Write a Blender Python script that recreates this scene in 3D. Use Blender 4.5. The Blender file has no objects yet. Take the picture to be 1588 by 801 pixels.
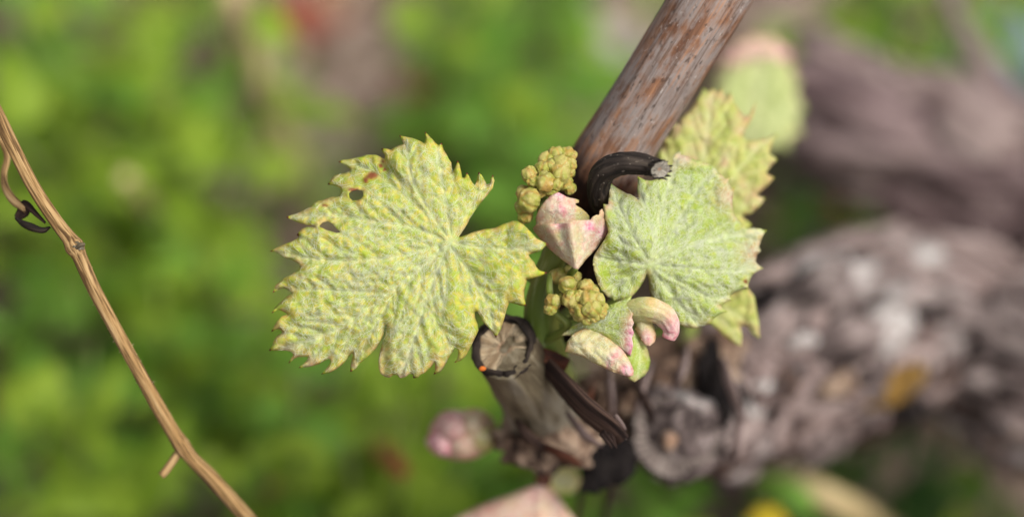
import bpy, math, random
import numpy as np
from mathutils import Vector, Matrix, geometry
from math import radians

# ------------------------------------------------------------------ camera, sky, sun, exposure
rng = np.random.default_rng(7)
random.seed(7)
SC = bpy.context.scene
COL = SC.collection
S = 0.00012            # metres per photograph pixel at the focus distance
D = 0.50               # focus distance
PITCH = radians(50)
Rv = np.array([1.0, 0, 0])
Fv = np.array([0, math.cos(PITCH), -math.sin(PITCH)])
Uv = np.array([0, math.sin(PITCH), math.cos(PITCH)])
CAM = np.array([0, 0, 0.25]) - Fv * D
cd = bpy.data.cameras.new('camera')
cam = bpy.data.objects.new('camera', cd)
COL.objects.link(cam)
cam.location = CAM
cam.rotation_euler = (radians(90) - PITCH, 0, 0)
cd.sensor_width = 36.0
cd.lens = 36.0 * D / (1588 * S)
cd.clip_start = 0.01
cd.clip_end = 500
cd.dof.use_dof = True
cd.dof.focus_distance = D - 0.001
cd.dof.aperture_fstop = 4.0
cd.dof.aperture_blades = 0
SC.camera = cam

SUN_EL, SUN_AZ = radians(56), radians(120)      # azimuth from +Y towards +X
world = bpy.data.worlds.new('World')
SC.world = world
world.use_nodes = True
nt = world.node_tree
sky = nt.nodes.new('ShaderNodeTexSky')
sky.sky_type = 'NISHITA'
sky.sun_disc = False
sky.sun_elevation = SUN_EL
sky.sun_rotation = SUN_AZ
sky.air_density = 1.0
sky.dust_density = 6.0
sky.ozone_density = 0.6
nt.nodes['Background'].inputs[1].default_value = 0.10
hs = nt.nodes.new('ShaderNodeHueSaturation')          # overcast: the cloud layer greys the sky evenly
hs.inputs['Saturation'].default_value = 0.22
nt.links.new(sky.outputs[0], hs.inputs['Color'])
nt.links.new(hs.outputs[0], nt.nodes['Background'].inputs[0])
sl = bpy.data.lights.new('sun', 'SUN')
sl.energy = 1.5
sl.angle = radians(18)
sl.color = (1.0, 0.95, 0.86)
sun = bpy.data.objects.new('sun', sl)
COL.objects.link(sun)
sdir = Vector((math.sin(SUN_AZ) * math.cos(SUN_EL), math.cos(SUN_AZ) * math.cos(SUN_EL), math.sin(SUN_EL)))
sun.rotation_euler = sdir.to_track_quat('Z', 'Y').to_euler()
sun.location = sdir * 3
SC.view_settings.view_transform = 'Standard'
SC.view_settings.look = 'None'
SC.view_settings.gamma = 1.0
SC.view_settings.exposure = 0.7
SC.view_settings.use_curve_mapping = False
SC.render.engine = 'CYCLES'
SC.cycles.use_denoising = True
SC.cycles.max_bounces = 8
SC.cycles.transmission_bounces = 4


# ------------------------------------------------------------------ helpers
def P(x, y, d):
    """photograph pixel (x, y) at d millimetres behind the focus plane -> world point"""
    x = np.asarray(x, float); y = np.asarray(y, float); d = np.asarray(d, float)
    dep = D + d * 0.001
    xc = (x - 794) * S * dep / D
    yc = (400.5 - y) * S * dep / D
    return CAM + xc[..., None] * Rv + yc[..., None] * Uv + dep[..., None] * Fv


def ground_hit(x, y, z=0.0):
    p = P(np.array([x]), np.array([y]), np.array([0.0]))[0]
    v = p - CAM
    return CAM + v * ((z - CAM[2]) / v[2])


def hash3(i, j, k, seed):
    h = (i * 374761393 + j * 668265263 + k * 2147483647 + seed * 1274126177) & 0xFFFFFFFF
    h = ((h ^ (h >> 13)) * 1274126177) & 0xFFFFFFFF
    h = (h ^ (h >> 16)) & 0xFFFFFFFF
    return h / 4294967295.0


def vnoise(p, seed=0):
    p = np.asarray(p, float)
    i = np.floor(p).astype(np.int64)
    f = p - i
    f = f * f * (3 - 2 * f)
    r = 0
    for a in (0, 1):
        for b in (0, 1):
            for c in (0, 1):
                w = (f[..., 0] if a else 1 - f[..., 0]) * (f[..., 1] if b else 1 - f[..., 1]) * (f[..., 2] if c else 1 - f[..., 2])
                r = r + w * hash3(i[..., 0] + a, i[..., 1] + b, i[..., 2] + c, seed)
    return r * 2 - 1


def fbm(p, seed=0, oct=3):
    r = 0; a = 1.0; q = np.asarray(p, float)
    for o in range(oct):
        r = r + a * vnoise(q, seed + o * 17)
        q = q * 2.07 + 3.1
        a *= 0.5
    return r


def n2(x, y, sc, seed, oct=2):
    x = np.asarray(x, float); y = np.asarray(y, float)
    return fbm(np.stack([x / sc, y / sc, np.full_like(x, 0.37)], -1), seed, oct)


def origin(o):
    v = Vector((0, 0, 0))
    while o is not None:
        v += o.location
        o = o.parent
    return np.array(v)


def thing(name, label=None, cat=None, loc=(0, 0, 0), group=None, parent=None):
    o = bpy.data.objects.new(name, None)
    o.empty_display_size = 0.01
    COL.objects.link(o)
    o.location = loc
    if parent is not None:
        o.parent = parent
    tag(o, label, cat, group)
    return o


def tag(o, label=None, cat=None, group=None, kind=None):
    if label: o['label'] = label
    if cat: o['category'] = cat
    if group: o['group'] = group
    if kind: o['kind'] = kind
    return o


def mesh_from(name, verts, faces, mat, attrs=None, smooth=True):
    me = bpy.data.meshes.new(name)
    me.from_pydata([tuple(v) for v in np.asarray(verts).tolist()], [], faces)
    if attrs:
        for k, a in attrs.items():
            a = np.asarray(a, np.float32)
            if a.ndim == 1:
                me.attributes.new(k, 'FLOAT', 'POINT').data.foreach_set('value', a)
            else:
                me.attributes.new(k, 'FLOAT_VECTOR', 'POINT').data.foreach_set('vector', a.ravel())
    if mat: me.materials.append(mat)
    if smooth:
        me.polygons.foreach_set('use_smooth', [True] * len(me.polygons))
    me.update()
    return me


def mk(name, verts, faces, mat, parent=None, attrs=None, smooth=True, kind=None):
    """world-space vertices -> one object under parent"""
    off = origin(parent)
    o = bpy.data.objects.new(name, mesh_from(name, np.asarray(verts) - off, faces, mat, attrs, smooth))
    COL.objects.link(o)
    if parent is not None: o.parent = parent
    if kind: o['kind'] = kind
    return o


def spline(pts, n):
    """Catmull-Rom through rows of pts, n samples evenly by length"""
    p = np.asarray(pts, float)
    if len(p) == 2:
        t = np.linspace(0, 1, n)[:, None]
        return p[0] * (1 - t) + p[1] * t
    q = np.vstack([2 * p[0] - p[1], p, 2 * p[-1] - p[-2]])
    out = []
    for i in range(1, len(q) - 2):
        t = np.linspace(0, 1, 24, endpoint=False)[:, None]
        a, b, c, d = q[i - 1], q[i], q[i + 1], q[i + 2]
        out.append(0.5 * (2 * b + (c - a) * t + (2 * a - 5 * b + 4 * c - d) * t ** 2 + (3 * b - a - 3 * c + d) * t ** 3))
    out = np.vstack(out + [p[-1:]])
    k = min(3, out.shape[1])
    L = np.concatenate([[0], np.cumsum(np.linalg.norm(np.diff(out[:, :k], axis=0), axis=1))])
    s = np.linspace(0, L[-1], n)
    return np.stack([np.interp(s, L, out[:, j]) for j in range(out.shape[1])], 1)


def tube_geo(path, rad, seg=16, disp=None, caps=(True, True), flat=1.0, twist=0.0):
    """path n x 3 in metres, rad n; returns verts, faces, grain attribute"""
    path = np.asarray(path); n = len(path)
    T = np.gradient(path, axis=0)
    T /= np.linalg.norm(T, axis=1)[:, None] + 1e-12
    N = np.zeros_like(T)
    ref = np.array([0, 0, 1.0]) if abs(T[0, 2]) < 0.9 else np.array([1.0, 0, 0])
    v = ref - T[0] * ref.dot(T[0])
    N[0] = v / np.linalg.norm(v)
    for i in range(1, n):
        v = N[i - 1] - T[i] * N[i - 1].dot(T[i])
        N[i] = v / np.linalg.norm(v)
    B = np.cross(T, N)
    L = np.concatenate([[0], np.cumsum(np.linalg.norm(np.diff(path, axis=0), axis=1))])
    a = np.linspace(0, 2 * np.pi, seg, endpoint=False)
    A, LL = np.meshgrid(a, L)
    Rr = np.repeat(np.asarray(rad)[:, None], seg, 1)
    G = np.stack([np.cos(A + twist * LL) * Rr, np.sin(A + twist * LL) * Rr, LL], -1)
    if disp is not None:
        Rr = Rr * disp(G, A, LL)
    V = path[:, None] + Rr[..., None] * (np.cos(A)[..., None] * N[:, None] + flat * np.sin(A)[..., None] * B[:, None])
    V = V.reshape(-1, 3); G = G.reshape(-1, 3)
    F = []
    for i in range(n - 1):
        for j in range(seg):
            k = (j + 1) % seg
            F.append((i * seg + j, i * seg + k, (i + 1) * seg + k, (i + 1) * seg + j))
    if caps[0]:
        V = np.vstack([V, path[0]]); G = np.vstack([G, [0, 0, 0]])
        c = len(V) - 1
        F += [(c, (j + 1) % seg, j) for j in range(seg)]
    if caps[1]:
        V = np.vstack([V, path[-1]]); G = np.vstack([G, [0, 0, L[-1]]])
        c = len(V) - 1; b = (n - 1) * seg
        F += [(c, b + j, b + (j + 1) % seg) for j in range(seg)]
    return V, F, G


def ptube(name, pts, mat, parent, n=40, seg=16, disp=None, caps=(True, True), flat=1.0, kind=None):
    """pts rows: px, py, d(mm), radius(px)"""
    sp = spline(pts, n)
    path = P(sp[:, 0], sp[:, 1], sp[:, 2])
    rad = sp[:, 3] * S * (D + sp[:, 2] * 0.001) / D
    V, F, G = tube_geo(path, rad, seg, disp, caps, flat)
    return mk(name, V, F, mat, parent, {'grain': G}, kind=kind)


# ------------------------------------------------------------------ materials
def srgb(r, g, b):
    f = lambda c: (c / 255) / 12.92 if c <= 10 else (((c / 255) + 0.055) / 1.055) ** 2.4
    return (f(r), f(g), f(b), 1)


class NB:
    def __init__(self, name):
        self.m = bpy.data.materials.new(name)
        self.m.use_nodes = True
        self.t = self.m.node_tree
        self.bsdf = self.t.nodes['Principled BSDF']
        self.out = self.t.nodes['Material Output']

    def n(self, typ, **kw):
        o = self.t.nodes.new(typ)
        for k, v in kw.items(): setattr(o, k, v)
        return o

    def l(self, a, b): self.t.links.new(a, b)

    def put(self, sock, v):
        if hasattr(v, 'is_linked') or isinstance(v, bpy.types.NodeSocket): self.l(v, sock)
        else: sock.default_value = v

    def attr(self, name, vec=False):
        a = self.n('ShaderNodeAttribute', attribute_name=name)
        return a.outputs['Vector'] if vec else a.outputs['Fac']

    def scale(self, vec, s):
        m = self.n('ShaderNodeMapping'); self.l(vec, m.inputs[0])
        m.inputs['Scale'].default_value = s if hasattr(s, '__len__') else (s, s, s)
        return m.outputs[0]

    def noise(self, vec, sc, detail=3, rough=0.55, dist=0.0):
        t = self.n('ShaderNodeTexNoise'); self.l(vec, t.inputs['Vector'])
        t.inputs['Scale'].default_value = sc; t.inputs['Detail'].default_value = detail
        t.inputs['Roughness'].default_value = rough; t.inputs['Distortion'].default_value = dist
        return t.outputs['Fac']

    def voro(self, vec, sc, feat='DISTANCE_TO_EDGE'):
        t = self.n('ShaderNodeTexVoronoi', feature=feat); self.l(vec, t.inputs['Vector'])
        t.inputs['Scale'].default_value = sc
        return t.outputs[0]

    def ramp(self, f, a, b, lo=0.0, hi=1.0):
        m = self.n('ShaderNodeMapRange'); self.put(m.inputs[0], f)
        m.inputs[1].default_value = a; m.inputs[2].default_value = b
        m.inputs[3].default_value = lo; m.inputs[4].default_value = hi
        return m.outputs[0]

    def math(self, op, a, b=0.0):
        m = self.n('ShaderNodeMath', operation=op)
        self.put(m.inputs[0], a); self.put(m.inputs[1], b)
        return m.outputs[0]

    def mix(self, f, a, b):
        m = self.n('ShaderNodeMix', data_type='RGBA')
        self.put(m.inputs[0], f); self.put(m.inputs[6], a); self.put(m.inputs[7], b)
        return m.outputs[2]

    def bump(self, h, strength, dist):
        b = self.n('ShaderNodeBump'); self.l(h, b.inputs['Height'])
        b.inputs['Strength'].default_value = strength; b.inputs['Distance'].default_value = dist
        self.l(b.outputs[0], self.bsdf.inputs['Normal'])
        return b.outputs[0]

    def finish(self, col, rough=0.7, spec=0.3, trans=0.0, tcol=None, normal=None):
        self.put(self.bsdf.inputs['Base Color'], col)
        self.put(self.bsdf.inputs['Roughness'], rough)
        self.bsdf.inputs['Specular IOR Level'].default_value = spec
        if trans:
            tr = self.n('ShaderNodeBsdfTranslucent'); self.put(tr.inputs[0], tcol if tcol is not None else col)
            if normal is not None: self.l(normal, tr.inputs['Normal'])
            ms = self.n('ShaderNodeMixShader'); ms.inputs[0].default_value = trans
            self.l(self.bsdf.outputs[0], ms.inputs[1]); self.l(tr.outputs[0], ms.inputs[2])
            self.l(ms.outputs[0], self.out.inputs[0])
        return self.m


def leaf_material(name, green, yellow, down, edgec, hair_amt=0.55, yel=0.5, trans=0.22):
    b = NB(name)
    lp = b.attr('lp', True)
    big = b.noise(lp, 3.2, 3)
    mid = b.noise(lp, 11.0, 3, 0.6)
    fine = b.noise(lp, 60.0, 4, 0.65, 1.5)
    vf = b.attr('vein')
    c = b.mix(b.ramp(mid, 0.42, 0.62, 0, yel), green, yellow)
    c = b.mix(b.ramp(big, 0.5, 0.75, 0, 0.5), c, (green[0] * 0.72, green[1] * 0.85, green[2] * 0.9, 1))
    hairy = b.math('MULTIPLY', b.ramp(fine, 0.45, 0.62), b.math('ADD', b.ramp(b.noise(lp, 7.0, 2), 0.38, 0.62, 0.25, 1.0), b.math('MULTIPLY', vf, 0.6)))
    hairy = b.math('MULTIPLY', hairy, b.math('SUBTRACT', 1.0, b.attr('tip')))
    c = b.mix(b.math('MULTIPLY', hairy, hair_amt), c, down)
    c = b.mix(b.math('MULTIPLY', b.math('MULTIPLY', vf, b.ramp(fine, 0.35, 0.6, 0.3, 1.0)), 0.58), c, down)
    em = b.math('MULTIPLY', b.attr('edge'), b.ramp(b.noise(lp, 6.0, 2), 0.42, 0.6))
    c = b.mix(b.math('MULTIPLY', em, 0.42), c, edgec)
    c = b.mix(b.attr('pink'), c, b.mix(b.ramp(mid, 0.4, 0.62), srgb(238, 200, 205), srgb(214, 120, 150)))
    tipc = b.mix(b.ramp(b.attr('tip'), 0.5, 0.8), (0.40, 0.46, 0.03, 1), (0.16, 0.035, 0.02, 1))
    c = b.mix(b.ramp(b.attr('tip'), 0.15, 0.55), c, tipc)
    c = b.mix(b.attr('spot'), c, srgb(150, 88, 58))
    h = b.math('ADD', b.math('MULTIPLY', fine, 0.6), b.math('MULTIPLY', b.voro(lp, 14.0), 1.2))
    nrm = b.bump(h, 0.45, 0.0004)
    return b.finish(c, 0.62, 0.25, trans, None, nrm)


M = {}
M['leaf_main'] = leaf_material('young_leaf_yellow_green', (0.36, 0.45, 0.025, 1), (0.60, 0.49, 0.035, 1), (0.80, 0.84, 0.58, 1), srgb(222, 168, 132), 0.40, 0.85)
M['leaf_second'] = leaf_material('young_leaf_pale_green', (0.32, 0.43, 0.035, 1), (0.45, 0.46, 0.05, 1), (0.82, 0.87, 0.64, 1), srgb(236, 196, 176), 0.36, 0.5)
M['leaf_back'] = leaf_material('young_leaf_back', (0.50, 0.56, 0.12, 1), (0.64, 0.58, 0.20, 1), (0.80, 0.80, 0.50, 1), srgb(224, 164, 138), 0.4, 0.55, 0.35)
M['leaf_far'] = leaf_material('young_leaf_far', (0.40, 0.48, 0.16, 1), (0.50, 0.50, 0.22, 1), (0.70, 0.70, 0.44, 1), srgb(200, 160, 140), 0.4, 0.5, 0.2)
M['leaf_pink'] = leaf_material('folded_leaf_cream', (0.52, 0.52, 0.17, 1), (0.62, 0.52, 0.22, 1), (0.82, 0.78, 0.64, 1), srgb(222, 160, 90), 0.6, 0.6, 0.2)

b = NB('leaf_down'); b.bsdf.inputs['Sheen Weight'].default_value = 0.2
M['down'] = b.finish((0.88, 0.91, 0.74, 1), 0.5, 0.3, 0.45)

# green shoot tissue
b = NB('green_shoot'); g = b.attr('grain', True)
f = b.noise(b.scale(g, (900, 900, 120)), 1.0, 4); f2 = b.noise(b.scale(g, (160, 160, 60)), 1.0, 2)
c = b.mix(b.ramp(f2, 0.4, 0.65), (0.13, 0.19, 0.03, 1), (0.26, 0.28, 0.06, 1))
c = b.mix(b.ramp(f, 0.55, 0.75, 0, 0.6), c, (0.55, 0.58, 0.35, 1))
b.bump(f, 0.3, 0.0003)
M['shoot'] = b.finish(c, 0.5, 0.35, 0.12)

# flower buds
b = NB('flower_bud'); tc = b.n('ShaderNodeTexCoord'); g = tc.outputs['Object']
f = b.noise(g, 500, 3); f2 = b.noise(g, 1600, 4, 0.65, 1.0)
c = b.mix(b.ramp(f, 0.40, 0.60), (0.33, 0.34, 0.06, 1), (0.46, 0.40, 0.12, 1))
c = b.mix(b.math('MULTIPLY', b.attr('seam'), 0.5), c, srgb(186, 124, 60))
c = b.mix(b.ramp(f2, 0.56, 0.72, 0, 0.6), c, (0.66, 0.60, 0.36, 1))
b.bump(f2, 0.5, 0.0003)
M['bud'] = b.finish(c, 0.55, 0.3, 0.15)


def bark(name, dark, mid, light, sx, sz, bumpd, extra=None, rough=0.85):
    """fibrous bark: sx cycles per metre round the stem, sz along it"""
    b = NB(name); g = b.attr('grain', True)
    f = b.noise(b.scale(g, (sx, sx, sz)), 1.0, 5, 0.6, 0.3)
    f2 = b.noise(b.scale(g, (sx * 0.25, sx * 0.25, sz * 0.5)), 1.0, 3)
    c = b.mix(b.ramp(f, 0.36, 0.52), dark, mid)
    c = b.mix(b.ramp(b.math('ADD', b.math('MULTIPLY', f, 0.6), b.math('MULTIPLY', f2, 0.4)), 0.48, 0.64), c, light)
    if extra: c = extra(b, g, c)
    b.bump(f, 0.8, bumpd)
    return b.finish(c, rough, 0.2)


def cane_extra(b, g, c):
    p = b.noise(b.scale(g, (260, 260, 120)), 1.0, 5, 0.65)
    c = b.mix(b.ramp(p, 0.42, 0.58, 0, 0.8), c, srgb(140, 134, 131))
    st = b.noise(b.scale(g, (1500, 1500, 60)), 1.0, 4, 0.6)
    c = b.mix(b.ramp(st, 0.50, 0.66, 0, 0.7), c, srgb(84, 58, 42))
    c = b.mix(b.ramp(st, 0.42, 0.32, 0, 0.5), c, srgb(164, 116, 82))
    sp = b.noise(b.scale(g, (1100, 1100, 520)), 1.0, 2)
    c = b.mix(b.ramp(sp, 0.60, 0.70, 0, 0.7), c, srgb(62, 50, 44))
    c = b.mix(b.ramp(b.noise(b.scale(g, (1400, 1400, 800)), 1.0, 2), 0.66, 0.74, 0, 0.35), c, srgb(190, 184, 178))
    lo = b.mix(b.ramp(b.noise(b.scale(g, (300, 300, 120)), 1.0, 4), 0.4, 0.62), srgb(26, 13, 10), srgb(66, 38, 28))
    wob = b.math('ADD', b.attr('base'), b.ramp(p, 0.3, 0.7, -0.35, 0.35))
    return b.mix(b.ramp(wob, 0.1, 0.75), c, lo)


M['cane'] = bark('cane_bark', srgb(92, 62, 46), srgb(128, 92, 70), srgb(140, 114, 96), 420, 34, 0.0004, cane_extra, 0.6)
M['cane_base'] = bark('cane_base_bark', srgb(48, 24, 16), srgb(84, 48, 34), srgb(112, 78, 60), 300, 60, 0.0006, None, 0.7)


M['lichen_white'] = bark('white_lichen', srgb(120, 112, 108), srgb(160, 153, 150), srgb(186, 181, 177), 300, 120, 0.0006)
M['lichen_gold'] = bark('gold_lichen', srgb(72, 54, 28), srgb(112, 84, 36), srgb(140, 110, 54), 300, 120, 0.0006)


def trunk_extra(b, g, c):
    tc = b.n('ShaderNodeTexCoord').outputs['Object']
    dk = b.noise(b.scale(tc, (1.0, 1.0, 1.6)), 55, 3)
    c = b.mix(b.ramp(dk, 0.52, 0.62, 0, 0.8), c, srgb(40, 31, 29))
    w = b.noise(tc, 62, 2)
    c = b.mix(b.ramp(w, 0.58, 0.66, 0, 0.6), c, srgb(186, 181, 178))
    y = b.noise(b.scale(tc, 1.0), 38, 3)
    return b.mix(b.ramp(y, 0.63, 0.70, 0, 0.75), c, srgb(150, 112, 40))


M['trunk'] = bark('old_trunk_bark', srgb(36, 29, 28), srgb(106, 93, 90), srgb(162, 149, 145), 210, 40, 0.004, trunk_extra)
M['head'] = bark('vine_head_bark', srgb(34, 25, 22), srgb(104, 82, 68), srgb(168, 146, 126), 260, 120, 0.004)
M['strip'] = bark('peeling_bark', srgb(70, 57, 54), srgb(122, 105, 101), srgb(158, 143, 138), 260, 30, 0.001)
M['trunk_far'] = bark('far_trunk_bark', srgb(56, 42, 44), srgb(104, 86, 86), srgb(142, 124, 122), 190, 36, 0.003)
M['spur'] = bark('spur_bark', srgb(70, 60, 46), srgb(108, 98, 78), srgb(140, 134, 122), 260, 40, 0.0006)
M['dead'] = bark('black_dead_wood', (0.010, 0.008, 0.007, 1), (0.022, 0.016, 0.013, 1), (0.055, 0.04, 0.03, 1), 700, 90, 0.0006)
M['hollow'] = bark('gap_shade_wood', (0.004, 0.003, 0.003, 1), (0.007, 0.005, 0.005, 1), (0.014, 0.011, 0.010, 1), 300, 90, 0.001, None, 1.0)  # near-black colour stands in for the shade in deep gaps and crevices
M['flake'] = bark('brown_splinter', srgb(28, 19, 17), srgb(50, 36, 31), srgb(92, 72, 62), 500, 40, 0.0005)
M['drystem'] = bark('dry_stem', srgb(84, 62, 38), srgb(150, 118, 76), srgb(186, 156, 112), 2100, 110, 0.0005, None, 0.8)


def tend_extra(b, g, c):
    s = b.noise(b.scale(g, (1500, 1500, 1100)), 1.0, 2)
    return b.mix(b.ramp(s, 0.66, 0.73, 0, 0.8), c, srgb(150, 140, 128))


M['tendril'] = bark('black_tendril', (0.010, 0.008, 0.007, 1), (0.024, 0.018, 0.015, 1), (0.075, 0.058, 0.045, 1), 1100, 120, 0.0008, tend_extra, 0.85)


def wood_face(name, a, c_, dk, rays=34):
    """cut wood: attribute pol = (cos, sin, radius 0..1)"""
    b = NB(name); p = b.attr('pol', True)
    sep = b.n('ShaderNodeSeparateXYZ'); b.l(p, sep.inputs[0])
    cmb = b.n('ShaderNodeCombineXYZ'); b.l(sep.outputs[0], cmb.inputs[0]); b.l(sep.outputs[1], cmb.inputs[1])
    m2 = b.n('ShaderNodeMath', operation='MULTIPLY'); b.l(sep.outputs[2], m2.inputs[0]); m2.inputs[1].default_value = 0.12
    b.l(m2.outputs[0], cmb.inputs[2])
    ray = b.noise(cmb.outputs[0], rays * 0.35, 4, 0.7)
    cl = b.noise(p, 2.2, 3)
    c = b.mix(b.ramp(ray, 0.38, 0.62), dk, a)
    c = b.mix(b.ramp(cl, 0.42, 0.62, 0, 0.7), c, c_)
    c = b.mix(b.ramp(sep.outputs[2], 0.28, 0.12, 0, 0.85), c, srgb(166, 132, 108))
    b.bump(ray, 0.7, 0.0006)
    return b.finish(c, 0.8, 0.2)


M['cut'] = wood_face('cut_wood', srgb(204, 184, 152), srgb(132, 108, 82), srgb(58, 50, 44))
M['cut_small'] = wood_face('tendril_cut', srgb(186, 180, 166), srgb(140, 132, 120), srgb(60, 52, 46), 20)
M['wound'] = wood_face('old_wound', srgb(150, 138, 130), srgb(98, 86, 82), srgb(52, 44, 42), 26)

b = NB('soil'); tc = b.n('ShaderNodeTexCoord').outputs['Object']
f = b.noise(tc, 16, 5, 0.6); f2 = b.noise(tc, 140, 4, 0.6)
c = b.mix(b.ramp(f, 0.38, 0.62), srgb(74, 60, 54), srgb(140, 121, 112))
c = b.mix(b.ramp(f2, 0.5, 0.7, 0, 0.6), c, srgb(134, 116, 100))
b.bump(f2, 1.0, 0.006)
M['soil'] = b.finish(c, 0.9, 0.1)


def simple(name, a, bb, sc=60, trans=0.0, rough=0.6, rnd=0.35):
    b = NB(name); tc = b.n('ShaderNodeTexCoord').outputs['Object']
    oi = b.n('ShaderNodeObjectInfo')
    f = b.noise(tc, sc, 3)
    k = b.math('ADD', b.ramp(f, 0.35, 0.65, 0, 1 - rnd), b.math('MULTIPLY', oi.outputs['Random'], rnd))
    c = b.mix(k, a, bb)
    return b.finish(c, rough, 0.3, trans)


M['weed_bright'] = simple('weed_bright', (0.20, 0.34, 0.02, 1), (0.34, 0.47, 0.045, 1), 60, 0.45, 0.55, 0.6)
M['weed_mid'] = simple('weed_mid', (0.12, 0.28, 0.03, 1), (0.22, 0.40, 0.05, 1), 60, 0.45, 0.55, 0.6)
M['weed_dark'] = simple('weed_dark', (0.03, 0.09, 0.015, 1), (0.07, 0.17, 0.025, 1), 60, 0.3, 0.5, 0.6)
M['weed_stem'] = simple('weed_stem', (0.14, 0.22, 0.05, 1), (0.22, 0.24, 0.08, 1))
M['straw'] = simple('straw', srgb(164, 142, 102), srgb(206, 188, 142), 40, 0.1)
M['dry_leaf_red'] = simple('dry_leaf_red', srgb(110, 48, 38), srgb(160, 88, 66), 50, 0.15)
M['dry_leaf_tan'] = simple('dry_leaf_tan', srgb(138, 116, 104), srgb(182, 162, 148), 50, 0.15)
M['red_stem'] = simple('red_stem', srgb(140, 66, 46), srgb(170, 92, 66), 50, 0.1)
M['petal'] = simple('yellow_petal', srgb(214, 186, 40), srgb(232, 206, 60), 50, 0.3)
M['stone'] = simple('stone', srgb(150, 148, 152), srgb(176, 172, 172), 90)
M['blue'] = simple('slate_stone', srgb(98, 112, 138), srgb(128, 140, 160), 90)
M['orange'] = simple('orange_grain', srgb(190, 92, 30), srgb(206, 116, 44), 90)


# ------------------------------------------------------------------ leaf builder
def dist_segs(x, y, A, B, chunk=4000):
    """distance from points to segments; returns min distance, index"""
    x = np.asarray(x, float); y = np.asarray(y, float)
    out = np.empty(len(x)); idx = np.empty(len(x), int)
    AB = B - A; L2 = (AB ** 2).sum(1) + 1e-9
    for s in range(0, len(x), chunk):
        px = x[s:s + chunk, None]; py = y[s:s + chunk, None]
        t = np.clip(((px - A[:, 0]) * AB[:, 0] + (py - A[:, 1]) * AB[:, 1]) / L2, 0, 1)
        dd = (px - A[:, 0] - t * AB[:, 0]) ** 2 + (py - A[:, 1] - t * AB[:, 1]) ** 2
        i = dd.argmin(1)
        idx[s:s + chunk] = i
        out[s:s + chunk] = np.sqrt(dd[np.arange(len(i)), i])
    return out, idx


def inside(x, y, poly):
    r = np.zeros(len(x), bool)
    n = len(poly)
    for i in range(n):
        x0, y0 = poly[i]; x1, y1 = poly[(i + 1) % n]
        if y0 == y1: continue
        c = ((y0 > y) != (y1 > y)) & (x < (x1 - x0) * (y - y0) / (y1 - y0) + x0)
        r ^= c
    return r


def segs_of(poly, closed=True):
    p = np.asarray(poly, float)
    return (p, np.roll(p, -1, 0)) if closed else (p[:-1], p[1:])


def densify(poly, step):
    out = []
    n = len(poly)
    for i in range(n):
        a = np.array(poly[i], float); b_ = np.array(poly[(i + 1) % n], float)
        k = max(1, int(np.ceil(np.linalg.norm(b_ - a) / step)))
        for j in range(k): out.append(a + (b_ - a) * j / k)
    return np.array(out)


def find_tips(poly):
    p = np.asarray(poly, float); n = len(p)
    area = 0.5 * np.sum(p[:, 0] * np.roll(p[:, 1], -1) - np.roll(p[:, 0], -1) * p[:, 1])
    tips = []
    for i in range(n):
        a, c, q = p[i - 1], p[i], p[(i + 1) % n]
        u, v = c - a, q - c
        cr = u[0] * v[1] - u[1] * v[0]
        ang = math.degrees(math.atan2(abs(cr), u.dot(v)))
        if ang > 72 and cr * area > 0: tips.append(c)
    return np.array(tips) if tips else np.zeros((0, 2))


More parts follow.
